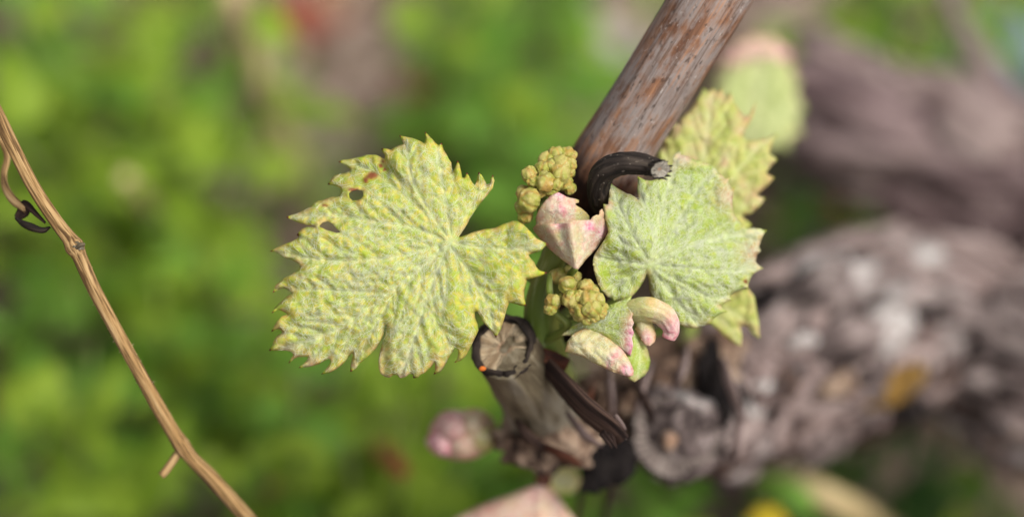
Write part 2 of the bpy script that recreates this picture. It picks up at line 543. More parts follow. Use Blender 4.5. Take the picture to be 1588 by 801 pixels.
def make_leaf(name, outline, veins, base, mat, parent, step=3.2, holes=(), quilt=1.0, spots=(), pink=None,
              sec=30, hair=0, hair_len=(14, 34), thick=0.00022, tipr=6.0, edge_w=9.0, seed=1, tip_amt=1.0, hair_parent_name='downy_hair'):
    r = np.random.default_rng(seed)
    poly = [tuple(p) for p in outline]
    tips = find_tips(poly)
    dpoly = densify(poly, step)
    dholes = [densify(h, step) for h in holes]
    # veins: (polyline, width); secondaries branch from them
    VA, VB, VW, VM = [], [], [], []
    for pl, w in veins:
        sp = spline(pl, 24)
        VA += list(sp[:-1]); VB += list(sp[1:]); VW += [w] * 23; VM += [1] * 23
        if sec:
            L = np.linalg.norm(np.diff(sp, axis=0), axis=1).sum()
            k = int(L / sec); side = 1
            for q in range(1, k + 1):
                f = q / (k + 1)
                i = min(22, int(f * 23))
                t = sp[i + 1] - sp[i]; t = t / (np.linalg.norm(t) + 1e-9)
                for side in (-1, 1):
                    a = math.radians(48) * side + r.normal(0, 0.1)
                    dv = np.array([t[0] * math.cos(a) - t[1] * math.sin(a), t[0] * math.sin(a) + t[1] * math.cos(a)])
                    ln = (0.16 + 0.22 * (1 - f)) * L * r.uniform(0.8, 1.1)
                    pts = [sp[i]]
                    m = 5
                    for z in range(m):
                        a2 = -side * 0.09
                        dv = np.array([dv[0] * math.cos(a2) - dv[1] * math.sin(a2), dv[0] * math.sin(a2) + dv[1] * math.cos(a2)])
                        pts.append(pts[-1] + dv * ln / m)
                    VA += pts[:-1]; VB += pts[1:]; VW += [w * 0.5] * m; VM += [0] * m
    VA = np.array(VA); VB = np.array(VB); VW = np.array(VW); VM = np.array(VM)
    mm = VM == 1

    def vein_fields(x, y):
        da, ia = dist_segs(x, y, VA, VB)
        dm, _ = dist_segs(x, y, VA[mm], VB[mm])
        return da, dm, ia

    def depth(x, y, f=None):
        da, dm, ia = f if f else vein_fields(x, y)
        e, _ = dist_segs(x, y, *segs_of(dpoly))
        q = -quilt * (1 - np.exp(-da / 7.0)) * 0.75 - quilt * 0.8 * (1 - np.exp(-dm / 26.0))
        q += quilt * (0.40 * n2(x, y, 17, seed + 3) + 0.22 * n2(x, y, 7, seed + 5) + 0.9 * n2(x, y, 60, seed + 9, 1))
        q += quilt * 0.9 * np.exp(-e / 5.0)
        return base(x, y) + q

    lo = dpoly.min(0); hi = dpoly.max(0)
    gx, gy = np.meshgrid(np.arange(lo[0], hi[0], step), np.arange(lo[1], hi[1], step * 0.866))
    gx = gx + (np.arange(gx.shape[0]) % 2)[:, None] * step * 0.5
    gx = gx.ravel() + r.uniform(-0.2, 0.2, gx.size) * step; gy = gy.ravel() + r.uniform(-0.2, 0.2, gy.size) * step
    k = inside(gx, gy, dpoly)
    for h in dholes: k &= ~inside(gx, gy, h)
    gx, gy = gx[k], gy[k]
    e, _ = dist_segs(gx, gy, *segs_of(dpoly))
    for h in dholes: e = np.minimum(e, dist_segs(gx, gy, *segs_of(h))[0])
    k = e > step * 0.6
    gx, gy = gx[k], gy[k]
    pts = list(map(tuple, dpoly)); edges = [(i, (i + 1) % len(dpoly)) for i in range(len(dpoly))]
    for h in dholes:
        o = len(pts); pts += list(map(tuple, h)); edges += [(o + i, o + (i + 1) % len(h)) for i in range(len(h))]
    pts += list(zip(gx, gy))
    vc, _, fc, _, _, _ = geometry.delaunay_2d_cdt([Vector((float(a), float(b_))) for a, b_ in pts], edges, [], 0, 1e-4)
    V2 = np.array([(v[0], v[1]) for v in vc])
    fc = np.array([f for f in fc if len(f) == 3])
    cen = V2[fc].mean(1)
    k = inside(cen[:, 0], cen[:, 1], dpoly)
    for h in dholes: k &= ~inside(cen[:, 0], cen[:, 1], h)
    fc = fc[k]
    used = np.unique(fc)
    remap = -np.ones(len(V2), int); remap[used] = np.arange(len(used))
    V2 = V2[used]; fc = remap[fc]
    x, y = V2[:, 0], V2[:, 1]
    f = vein_fields(x, y)
    d = depth(x, y, f)
    W = P(x, y, d)
    vw = VW[f[2]]
    vein = np.exp(-(f[0] / (vw + 0.5)) ** 2) * np.clip(vw / 5.0, 0.2, 1)
    e, _ = dist_segs(x, y, *segs_of(dpoly))
    for h in dholes: e = np.minimum(e, dist_segs(x, y, *segs_of(h))[0])
    edge = np.exp(-(e / edge_w) ** 2)
    tip = np.zeros(len(x))
    for t in tips: tip = np.maximum(tip, np.exp(-((x - t[0]) ** 2 + (y - t[1]) ** 2) / tipr ** 2))
    spot = np.zeros(len(x))
    for sx, sy, rx, ry in spots:
        q = ((x - sx) / rx) ** 2 + ((y - sy) / ry) ** 2
        spot = np.maximum(spot, np.clip(1.6 - q - 0.5 * n2(x, y, 5, seed), 0, 1))
    pk = pink(x, y) if pink else np.zeros(len(x))
    n = np.cross(W[fc[:, 1]] - W[fc[:, 0]], W[fc[:, 2]] - W[fc[:, 0]])
    flip = (n * (CAM - W[fc[:, 0]])).sum(1) < 0
    fc[flip] = fc[flip][:, ::-1]
    lp = np.stack([x / 100, y / 100, np.full(len(x), seed * 1.7)], 1)
    ob = mk(name, W, fc.tolist(), mat, parent, {'lp': lp, 'vein': vein, 'edge': edge, 'tip': tip * tip_amt, 'spot': spot, 'pink': pk})
    sm = ob.modifiers.new('thickness', 'SOLIDIFY'); sm.thickness = thick; sm.offset = -1
    if hair:
        # white down lying on the blade, each hair a thin three-sided fibre
        hx = r.uniform(lo[0], hi[0], hair * 5); hy = r.uniform(lo[1], hi[1], hair * 5)
        k = inside(hx, hy, dpoly)
        for h in dholes: k &= ~inside(hx, hy, h)
        hx, hy = hx[k], hy[k]
        fh = vein_fields(hx, hy)
        clump = np.clip(0.45 + 1.3 * n2(hx, hy, 22, seed + 31), 0, 1) ** 1.6
        near = np.exp(-(fh[0] / 5.0) ** 2) * np.clip(VW[fh[2]] / 4, 0.3, 1)
        tp = np.zeros(len(hx))
        for t in tips: tp = np.maximum(tp, np.exp(-((hx - t[0]) ** 2 + (hy - t[1]) ** 2) / 11.0 ** 2))
        k = r.uniform(0, 1, len(hx)) < (0.04 + 0.50 * clump + 0.9 * near) * (1 - tp)
        hx, hy, near = hx[k][:hair], hy[k][:hair], near[k][:hair]
        ii = fh[2][k][:hair]
        va = np.arctan2(VB[ii, 1] - VA[ii, 1], VB[ii, 0] - VA[ii, 0])
        ang = va + r.normal(0, 1, len(hx)) * (0.85 - 0.45 * near)
        ln = r.uniform(hair_len[0], hair_len[1], len(hx))
        m = 5
        curl = r.normal(0, 0.22, len(hx))
        X = np.zeros((len(hx), m)); Y = np.zeros_like(X)
        X[:, 0], Y[:, 0] = hx, hy
        for q in range(1, m):
            ang = ang + curl + r.normal(0, 0.13, len(hx))
            X[:, q] = X[:, q - 1] + np.cos(ang) * ln / (m - 1)
            Y[:, q] = Y[:, q - 1] + np.sin(ang) * ln / (m - 1)
        ok = inside(X.ravel(), Y.ravel(), dpoly).reshape(X.shape).all(1)
        for h in dholes: ok &= ~inside(X.ravel(), Y.ravel(), h + np.sign(h - h.mean(0)) * 3).reshape(X.shape).any(1)
        for sx, sy, rx, ry in spots: ok &= ~((((X - sx) / (rx + 1)) ** 2 + ((Y - sy) / (ry + 1)) ** 2) < 1).any(1)
        X, Y = X[ok], Y[ok]
        hgt = r.uniform(0.04, 0.22, len(X))
        Z = depth(X.ravel(), Y.ravel()).reshape(X.shape) - hgt[:, None] * np.array([0.3, 1, 1.2, 1, 0.5])
        C = P(X, Y, Z)
        T = np.gradient(C, axis=1); T /= np.linalg.norm(T, axis=2)[..., None] + 1e-12
        A1 = np.cross(T, -Fv); A1 /= np.linalg.norm(A1, axis=2)[..., None] + 1e-12
        A2 = np.cross(A1, T)
        wv = r.uniform(0.14, 0.27, len(X))[:, None, None] * S * np.array([0.8, 1, 1, 0.9, 0.4])[None, :, None]
        ring = np.stack([C + wv * (math.cos(q) * A1 + math.sin(q) * A2) for q in (0.5, 2.6, 4.7)], 2)
        HV = ring.reshape(-1, 3)
        basei = np.arange(len(X))[:, None, None] * (m * 3)
        F = []
        for q in range(m - 1):
            for s in range(3):
                s2 = (s + 1) % 3
                F.append(np.stack([np.arange(len(X)) * m * 3 + q * 3 + s, np.arange(len(X)) * m * 3 + q * 3 + s2,
                                   np.arange(len(X)) * m * 3 + (q + 1) * 3 + s2, np.arange(len(X)) * m * 3 + (q + 1) * 3 + s], 1))
        F = np.concatenate(F)
        mk(hair_parent_name, HV, F.tolist(), M['down'], ob, kind='stuff')
    return ob


# ------------------------------------------------------------------ the ground
def build_ground():
    def axis(lo, hi, fine0, fine1, st):
        a = list(np.arange(fine0, fine1, st))
        v = fine1
        g = st
        while v < hi:
            a.append(v); g *= 1.5; v += g
        a.append(hi)
        v = fine0; g = st; pre = []
        while v > lo:
            g *= 1.5; v -= g; pre.append(max(v, lo))
        return np.array(sorted(set(pre + a)))
    xs = axis(-80, 80, -0.5, 0.5, 0.006); ys = axis(-80, 80, -0.3, 0.9, 0.006)
    X, Y = np.meshgrid(xs, ys)
    r = np.sqrt(X ** 2 + (Y - 0.2) ** 2)
    w = np.clip(1.4 - r, 0, 1)
    Z = w * (0.006 * n2(X.ravel(), Y.ravel(), 0.07, 5, 3).reshape(X.shape) + 0.0035 * n2(X.ravel(), Y.ravel(), 0.018, 8, 2).reshape(X.shape)) - 0.004
    V = np.stack([X, Y, Z], -1).reshape(-1, 3)
    nx = len(xs)
    F = [(j * nx + i, j * nx + i + 1, (j + 1) * nx + i + 1, (j + 1) * nx + i) for j in range(len(ys) - 1) for i in range(nx - 1)]
    return tag(mk('ground', V, F, M['soil']), 'dark brown vineyard soil under the weeds and litter', 'ground', None, 'structure')


build_ground()

# ------------------------------------------------------------------ the grapevine
base_pt = P(np.array([2060.]), np.array([900.]), np.array([150.]))[0]
vine = thing('grapevine', 'gnarled old grapevine with a brown cane and a downy yellow-green young shoot', 'grapevine', (base_pt[0], base_pt[1], 0))


def bark_disp(amp=0.16, fr=9.0, lump=0.12, seed=3, sc=1.0):
    def f(G, A, L):
        c = np.stack([np.cos(A) * 1.0, np.sin(A) * 1.0, L * 1.0], -1)
        ridg = np.abs(fbm(np.stack([c[..., 0] * fr * 0.5, c[..., 1] * fr * 0.5, L * 26 * sc], -1), seed, 3))
        lum = fbm(np.stack([c[..., 0] * 1.3, c[..., 1] * 1.3, L * 38 * sc], -1), seed + 40, 3)
        return 1 + lump * lum + amp * (0.5 - ridg * 1.6)
    return f


# old trunk: arm that runs in from the right and goes down to the ground outside the frame
tr_pts = [(985, 655, 72, 62), (1060, 630, 80, 92), (1150, 600, 100, 108), (1240, 555, 118, 138), (1350, 500, 130, 130), (1450, 480, 136, 112),
          (1540, 525, 138, 135), (1660, 570, 138, 150), (1800, 600, 138, 150), (1930, 680, 140, 145)]
sp = spline(tr_pts, 150)
path = P(sp[:, 0], sp[:, 1], sp[:, 2]); rad = sp[:, 3] * S * (D + sp[:, 2] * 0.001) / D
tail = np.array([base_pt + np.array([0.0, 0.02, -0.02]), [base_pt[0], base_pt[1] + 0.02, 0.05], [base_pt[0], base_pt[1] + 0.02, -0.02]])
tailp = spline(np.vstack([path[-1], tail]), 50)[1:]
path = np.vstack([path, tailp]); rad = np.concatenate([rad, np.linspace(rad[-1], rad[-1] * 1.25, len(tailp))])
V, F, G = tube_geo(path, rad, 110, bark_disp(0.34, 9, 0.36, 3))
trunk = mk('trunk', V, F, M['trunk'], vine, {'grain': G})


def surface_strips(parent, path, rad, count, seed, mat, lo=0, hi=None, lng=(0.02, 0.06), wid=(0.0016, 0.005), lift=(0.9, 1.12)):
    """strips of peeling bark that follow the trunk, one object each"""
    r = np.random.default_rng(seed)
    n = len(path); hi = hi or n
    T = np.gradient(path, axis=0); T /= np.linalg.norm(T, axis=1)[:, None]
    L = np.concatenate([[0], np.cumsum(np.linalg.norm(np.diff(path, axis=0), axis=1))])
    for q in range(count):
        s0 = r.uniform(L[lo], L[hi - 1]); ln = r.uniform(*lng)
        s = np.linspace(s0, min(s0 + ln, L[-1] - 0.001), 9)
        c = np.stack([np.interp(s, L, path[:, j]) for j in range(3)], 1)
        t = np.stack([np.interp(s, L, T[:, j]) for j in range(3)], 1); t /= np.linalg.norm(t, axis=1)[:, None]
        rr = np.interp(s, L, rad)
        # toward-camera half mostly
        toc = -Fv - t * (t @ -Fv)[:, None]; toc /= np.linalg.norm(toc, axis=1)[:, None]
        sd = np.cross(t, toc)
        a = r.uniform(-1.7, 1.7) + np.linspace(0, r.normal(0, 0.25), 9) + 0.05 * r.normal(0, 1, 9)
        lf = np.linspace(r.uniform(*lift), r.uniform(*lift), 9) + np.array([0.10, 0.03, 0, 0, 0, 0, 0, 0.03, 0.12]) * r.uniform(0, 1.3)
        nrm = np.cos(a)[:, None] * toc + np.sin(a)[:, None] * sd
        tan = np.cross(t, nrm)
        cen = c + nrm * (rr * lf)[:, None]
        w = r.uniform(*wid) * np.array([0.35, 0.8, 1, 1.05, 1, 0.95, 1, 0.8, 0.3]) * (1 + 0.2 * r.normal(0, 1, 9))
        th = 0.0009
        ring = [cen - tan * w[:, None] - nrm * th, cen - tan * w[:, None] * 0.9 + nrm * th * 0.2, cen + nrm * th * 1.6,
                cen + tan * w[:, None] * 0.9 + nrm * th * 0.2, cen + tan * w[:, None] - nrm * th]
        V = np.stack(ring, 1).reshape(-1, 3)
        F = []
        for i in range(8):
            for j in range(5):
                k = (j + 1) % 5
                F.append((i * 5 + j, i * 5 + k, (i + 1) * 5 + k, (i + 1) * 5 + j))
        F += [(4, 3, 2, 1, 0), tuple(40 + j for j in range(5))]
        G = np.stack([V[:, 0] * 0 + np.tile(np.linspace(-1, 1, 5), 9) * w.repeat(5) + q, V[:, 1] * 0 + q * 0.37, s.repeat(5)], 1)
        mk('bark_strip', V, F, mat, parent, {'grain': G})


surface_strips(trunk, path, rad, 130, 11, M['strip'], 6, 150)


def plates(parent, path, rad, count, seed, mats, lo, hi, size=(0.002, 0.006)):
    """chunks of cracked bark standing on the trunk, one object each"""
    import bmesh
    bm = bmesh.new(); bmesh.ops.create_icosphere(bm, subdivisions=3, radius=1.0)
    v0 = np.array([q.co[:] for q in bm.verts]); F = [tuple(q.index for q in f.verts) for f in bm.faces]
    bm.free()
    r = np.random.default_rng(seed)
    T = np.gradient(path, axis=0); T /= np.linalg.norm(T, axis=1)[:, None]
    for q in range(count):
        i = r.integers(lo, hi)
        t = T[i]; toc = -Fv - t * t.dot(-Fv); toc /= np.linalg.norm(toc); sd = np.cross(t, toc)
        a = r.uniform(-1.5, 1.5); nrm = math.cos(a) * toc + math.sin(a) * sd; tan = np.cross(t, nrm)
        k = 1 + 0.35 * fbm(v0 * 1.7 + q * 2.3, q, 3)
        sz = r.uniform(*size)
        v = v0 * k[:, None]
        tw = r.normal(0, 0.4)
        t2 = t * math.cos(tw) + tan * math.sin(tw); n2_ = np.cross(nrm, t2)
        V = path[i] + nrm * rad[i] * r.uniform(0.96, 1.14) + sz * (v[:, :1] * t2 * r.uniform(1.2, 2.8) + v[:, 1:2] * n2_ * r.uniform(0.6, 1.2) + v[:, 2:3] * nrm * 0.55)
        G = np.stack([v[:, 1] * sz + q, v[:, 2] * sz, v[:, 0] * sz * 2], 1)
        mk('bark_plate', V, F, mats[int(r.integers(0, len(mats)))], parent, {'grain': G})


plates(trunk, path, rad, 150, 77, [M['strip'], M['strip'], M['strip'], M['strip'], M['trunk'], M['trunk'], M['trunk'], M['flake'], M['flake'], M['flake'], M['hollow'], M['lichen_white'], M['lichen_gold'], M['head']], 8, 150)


def lump(name, cx, cy, d, r, mat, parent, seed=1, amp=0.25, sq=(1, 1, 1), sub=4, fr=1.6):
    import bmesh
    bm = bmesh.new(); bmesh.ops.create_icosphere(bm, subdivisions=sub, radius=1.0)
    v = np.array([q.co[:] for q in bm.verts]); F = [tuple(q.index for q in f.verts) for f in bm.faces]
    bm.free()
    k = 1 + amp * fbm(v * fr + seed * 3.3, seed, 3)
    v = v * k[:, None] * np.array(sq)
    rm = r * S * (D + d * 0.001) / D
    c = P(np.array([float(cx)]), np.array([float(cy)]), np.array([float(d)]))[0]
    W = c + rm * (v[:, :1] * Rv + v[:, 1:2] * Uv - v[:, 2:3] * Fv)
    return mk(name, W, F, mat, parent, {'grain': (W - c)})


def disc_face(name, cx, cy, d, rx, ry, nrm_cam, mat, parent, seed=1, rim=0.07, dish=0.0, crack=None, rot=0.0, rings=26, seg=72, thick=None):
    """a cut face; nrm_cam = (right, up, toward camera)"""
    c = P(np.array([float(cx)]), np.array([float(cy)]), np.array([float(d)]))[0]
    nn = np.array(nrm_cam, float); nn /= np.linalg.norm(nn)
    n = nn[0] * Rv + nn[1] * Uv - nn[2] * Fv
    u = Rv - n * Rv.dot(n); u /= np.linalg.norm(u); v = np.cross(n, u)
    k = S * (D + d * 0.001) / D
    rr = np.linspace(0, 1, rings)[1:]
    A = np.linspace(0, 2 * np.pi, seg, endpoint=False)
    RR, AA = np.meshgrid(rr, A, indexing='ij')
    X = RR * np.cos(AA); Y = RR * np.sin(AA)
    wob = 1 + rim * fbm(np.stack([np.cos(AA) * 1.6, np.sin(AA) * 1.6, np.full_like(AA, seed)], -1), seed, 3)
    H = dish * (1 - RR ** 2) + 0.00025 * fbm(np.stack([np.cos(AA) * 9, np.sin(AA) * 9, RR * 1.5], -1), seed + 7, 3) * np.clip(RR * 3, 0, 1)
    if crack:
        for (x0, y0, x1, y1, w, dp) in crack:
            dd, _ = dist_segs(X.ravel(), Y.ravel(), np.array([[x0, y0]]), np.array([[x1, y1]]))
            H = H - dp * np.exp(-(dd.reshape(X.shape) / w) ** 2)
    cr, sr = math.cos(rot), math.sin(rot)
    Xr, Yr = (X * cr - Y * sr) * wob, (X * sr + Y * cr) * wob
    V = c + k * (rx * Xr[..., None] * u + ry * Yr[..., None] * v) + H[..., None] * n
    h0 = dish - (sum(q[5] * math.exp(-(dist_segs(np.zeros(1), np.zeros(1), np.array([[q[0], q[1]]]), np.array([[q[2], q[3]]]))[0][0] / q[4]) ** 2) for q in crack) if crack else 0)
    V = np.vstack([(c + h0 * n)[None], V.reshape(-1, 3)])
    pol = np.vstack([[0, 0, 0], np.stack([np.cos(AA), np.sin(AA), RR], -1).reshape(-1, 3)])
    F = [(0, 1 + j, 1 + (j + 1) % seg) for j in range(seg)]
    for i in range(rings - 2):
        for j in range(seg):
            q = (j + 1) % seg
            F.append((1 + i * seg + j, 1 + (i + 1) * seg + j, 1 + (i + 1) * seg + q, 1 + i * seg + q))
    return mk(name, V, F, mat, parent, {'pol': pol, 'grain': V - c}), V[-seg:]


# head of the vine: knobs, old wounds, near-black lumps standing in for shaded gaps
head = lump('burl', 846, 678, 38, 70, M['head'], vine, 5, 0.55, (1.0, 0.68, 0.55), 5, 2.2)
lump('burl', 965, 640, 58, 80, M['head'], vine, 9, 0.5, (1.1, 0.85, 0.7), 5, 2.4)
lump('burl', 1060, 570, 64, 66, M['head'], vine, 12, 0.5, (1.2, 0.8, 0.7), 5, 2.4)
lump('gap_shade_lump', 934, 712, 42, 40, M['hollow'], vine, 15, 0.42, (0.95, 1.15, 0.5), 5, 1.8)
lump('gap_shade_lump', 1107, 628, 55, 38, M['hollow'], vine, 18, 0.6, (0.62, 1.9, 0.4), 5, 2.4)
knob = ptube('wound_knob', [(1060, 650, 84, 66), (1050, 662, 64, 76), (1044, 676, 51, 76), (1040, 684, 47, 68)], M['trunk'], vine, 40, 90, bark_disp(0.07, 9, 0.16, 23, 2.0))
disc_face('wound_face', 1040, 684, 46, 66, 62, (-0.1, -0.1, 1), M['wound'], knob, 4, 0.2, -0.002,
          [(-0.55, 0.1, 0.1, 0.55, 0.10, 0.0018), (0.1, 0.55, 0.6, 0.1, 0.09, 0.0018), (-0.1, -0.15, -0.05, 0.05, 0.2, -0.003)])
ptube('root_sucker', [(905, 735, 55, 6), (898, 775, 62, 5), (890, 830, 70, 4)], M['flake'], vine, 20, 10)
ptube('root_sucker', [(945, 740, 55, 7), (942, 775, 62, 6), (930, 830, 70, 5)], M['flake'], vine, 20, 10)
for i, (x0, y0, x1, y1, d, w, mt) in enumerate([(945, 570, 950, 640, 40, 13, 'strip'), (1010, 560, 985, 640, 44, 14, 'strip'), (1065, 540, 1045, 600, 46, 14, 'strip'),
                                               (880, 640, 930, 690, 26, 11, 'strip'), (870, 610, 905, 650, 30, 10, 'spur'), (800, 650, 850, 700, 28, 14, 'flake'),
                                               (980, 590, 1010, 655, 40, 12, 'flake'), (1120, 560, 1150, 650, 48, 16, 'strip'), (1150, 640, 1140, 720, 52, 18, 'strip'),
                                               (840, 690, 900, 720, 28, 12, 'cane_base'), (920, 600, 905, 650, 36, 10, 'cane_base')]):
    r_ = np.random.default_rng(i + 60)
    m_ = ((x0 + x1) / 2 + r_.uniform(-8, 8), (y0 + y1) / 2 + r_.uniform(-8, 8))
    ptube('bark_strip', [(x0, y0, d, w * 0.6), (m_[0], m_[1], d - 3, w), (x1, y1, d + 1, w * 0.5)], M[mt], vine, 14, 10, bark_disp(0.25, 6, 0.25, i, 3), flat=0.5)

# brown cane
cane_pts = [(893, 520, 34, 46), (900, 440, 28, 47), (908, 370, 22, 48), (922, 300, 17, 52), (962, 222, 14, 55), (1012, 142, 11, 56), (1062, 62, 9, 57),
            (1113, -20, 8, 59), (1180, -130, 10, 58), (1260, -260, 20, 57)]


def cane_disp(G, A, L):
    f = fbm(np.stack([np.cos(A) * 4, np.sin(A) * 4, L * 22], -1), 4, 3)
    return 1 + 0.03 * f + 0.02 * np.abs(fbm(np.stack([np.cos(A) * 9, np.sin(A) * 9, L * 12], -1), 8, 2))


sp = spline(cane_pts, 170)
sw = sp[:, 1]
sp[:, 3] *= 1 + 0.10 * np.exp(-((sw - 270) / 40.0) ** 2)
path = P(sp[:, 0], sp[:, 1], sp[:, 2]); rad = sp[:, 3] * S * (D + sp[:, 2] * 0.001) / D
V, F, G = tube_geo(path, rad, 72, cane_disp)
bw = np.repeat(np.clip((sp[:, 1] - 225) / 60, 0, 1), 72); bw = np.concatenate([bw, [1, 0]])
cane = mk('cane', V, F, M['cane'], vine, {'grain': G, 'base': bw})

# black woody tendril stub curling out of the cane
tpts = [(938, 318, 10, 20), (930, 297, 4, 20), (930, 277, 0, 19), (941, 262, -2.5, 18), (962, 254, -4, 17.5), (988, 253, -5, 16.5), (1008, 257, -5.5, 15), (1021, 260, -6, 13.5), (1032, 263, -5.2, 8)]
td = ptube('tendril_stub', tpts, M['tendril'], cane, 60, 40, bark_disp(0.09, 16, 0.10, 31, 5))
disc_face('cut_face', 1024.5, 263, -8.6, 17, 13, (0.5, -0.3, 0.8), M['cut_small'], td, 6, 0.12, -0.0004, None, 0.4, 12, 40)
for a in range(11):     # torn bark rim round the cut
    an = a * 0.571 + 0.2
    ca, sa = math.cos(an), math.sin(an)
    x0, y0 = 1024.5 + 15 * ca, 262.5 + 12.5 * sa
    dd = -8.3 + 13.5 * ca * 0.12 * 0.62
    ptube('torn_rim', [(x0 - 5, y0 + sa, dd + 0.9, 2.4), (x0, y0 + 1.2 * sa, dd + 0.3, 1.9), (x0 + 3 + 2 * (a % 3), y0 + (2 + (a * 5) % 4) * sa, dd, 0.7)], M['tendril'], td, 8, 7)

# pruned spur with its cut face
spur_pts = [(862, 652, 50, 60), (843, 626, 38, 60), (815, 585, 24, 56), (792, 553, 14, 52), (782, 541, 10.5, 50)]
spur = ptube('pruned_spur', spur_pts, M['spur'], vine, 50, 72, bark_disp(0.05, 7, 0.05, 41, 2))
fo, rimv = disc_face('cut_face', 781, 538, 9.6, 45, 43, (-0.12, 0.16, 1), M['cut'], spur, 3, 0.06, -0.0006,
                     [(-0.05, -0.05, 0.18, 0.25, 0.09, 0.004), (0.18, 0.25, 0.25, 0.32, 0.07, 0.002), (0.3, 0.12, 1.0, 0.1, 0.035, 0.002), (-0.1, 0.05, -0.25, 0.75, 0.05, 0.0005)])
rp = np.vstack([rimv, rimv[:2]])
Vr, Fr, Gr = tube_geo(rp, np.full(len(rp), 0.00062), 10, lambda G, A, L: 1 + 0.9 * fbm(np.stack([np.cos(A), np.sin(A), L * 300], -1), 3, 3), (False, False), 1.5)
mk('charred_rim', Vr, Fr, M['dead'], spur, {'grain': Gr})
lump('orange_grain', 748, 571, 6.5, 4.5, M['orange'], spur, 3, 0.2, (1.2, 0.8, 0.8), 3)

# dark splinter of bark below the spur
fp = spline([(838, 556, 16, 22), (868, 590, 13, 30), (905, 630, 11, 32), (945, 662, 9, 28), (966, 682, 9, 20)], 40)
path = P(fp[:, 0], fp[:, 1], fp[:, 2]); rad = fp[:, 3] * S
V, F, G = tube_geo(path, rad, 36, bark_disp(0.07, 9, 0.10, 52, 3), (True, True), 0.35)
spl = mk('bark_splinter', V, F, M['flake'], vine, {'grain': G})
for a in range(7):
    t0 = a / 6
    x0, y0 = 948 + 22 * t0 - 6, 690 - 28 * t0 - 6
    ptube('torn_fibre', [(x0 - 10, y0 - 12, 9, 4), (x0, y0, 8, 3.4), (x0 + 7 + 4 * (a % 2), y0 + 10 + 5 * ((a * 7) % 3), 8, 1.0)], M['strip'] if a > 3 else M['flake'], spl, 8, 7)

# green shoot and leaf stalks
shoot = ptube('shoot_stem', [(868, 585, 28, 26), (846, 540, 18, 29), (838, 490, 14, 27), (846, 440, 11, 24), (858, 400, 9, 20), (864, 350, 9, 14), (858, 310, 8, 8)], M['shoot'], vine, 60, 28, bark_disp(0.05, 5, 0.05, 3, 2))
ptube('bud_scale', [(820, 548, 17, 12), (845, 556, 14, 20), (878, 566, 15, 14)], M['cane_base'], vine, 20, 20, bark_disp(0.1, 5, 0.1, 77, 3), flat=0.6)
ptube('petiole', [(699, 376, 0.5, 6), (740, 388, 6, 7), (790, 410, 10, 8), (842, 440, 12, 9)], M['shoot'], shoot, 30, 14)
ptube('petiole', [(1006, 414, 8, 6), (985, 440, 12, 7), (935, 480, 15, 8), (850, 520, 17, 9)], M['shoot'], shoot, 30, 14)
ptube('petiole', [(893, 414, -1.0, 5), (885, 424, 3, 6), (866, 436, 9, 7)], M['shoot'], shoot, 20, 12)
ptube('petiole', [(853, 425, 4, 5), (852, 450, 3, 6), (858, 480, 5, 6), (880, 505, 6, 7), (845, 530, 14, 8)], M['shoot'], shoot, 24, 12)
ptube('petiole', [(1070, 330, 24, 6), (1000, 400, 26, 7), (900, 470, 22, 8), (850, 510, 18, 9)], M['shoot'], shoot, 24, 12)
ptube('petiole', [(1110, 480, 20, 6), (1000, 520, 24, 7), (870, 540, 22, 8)], M['shoot'], shoot, 24, 12)

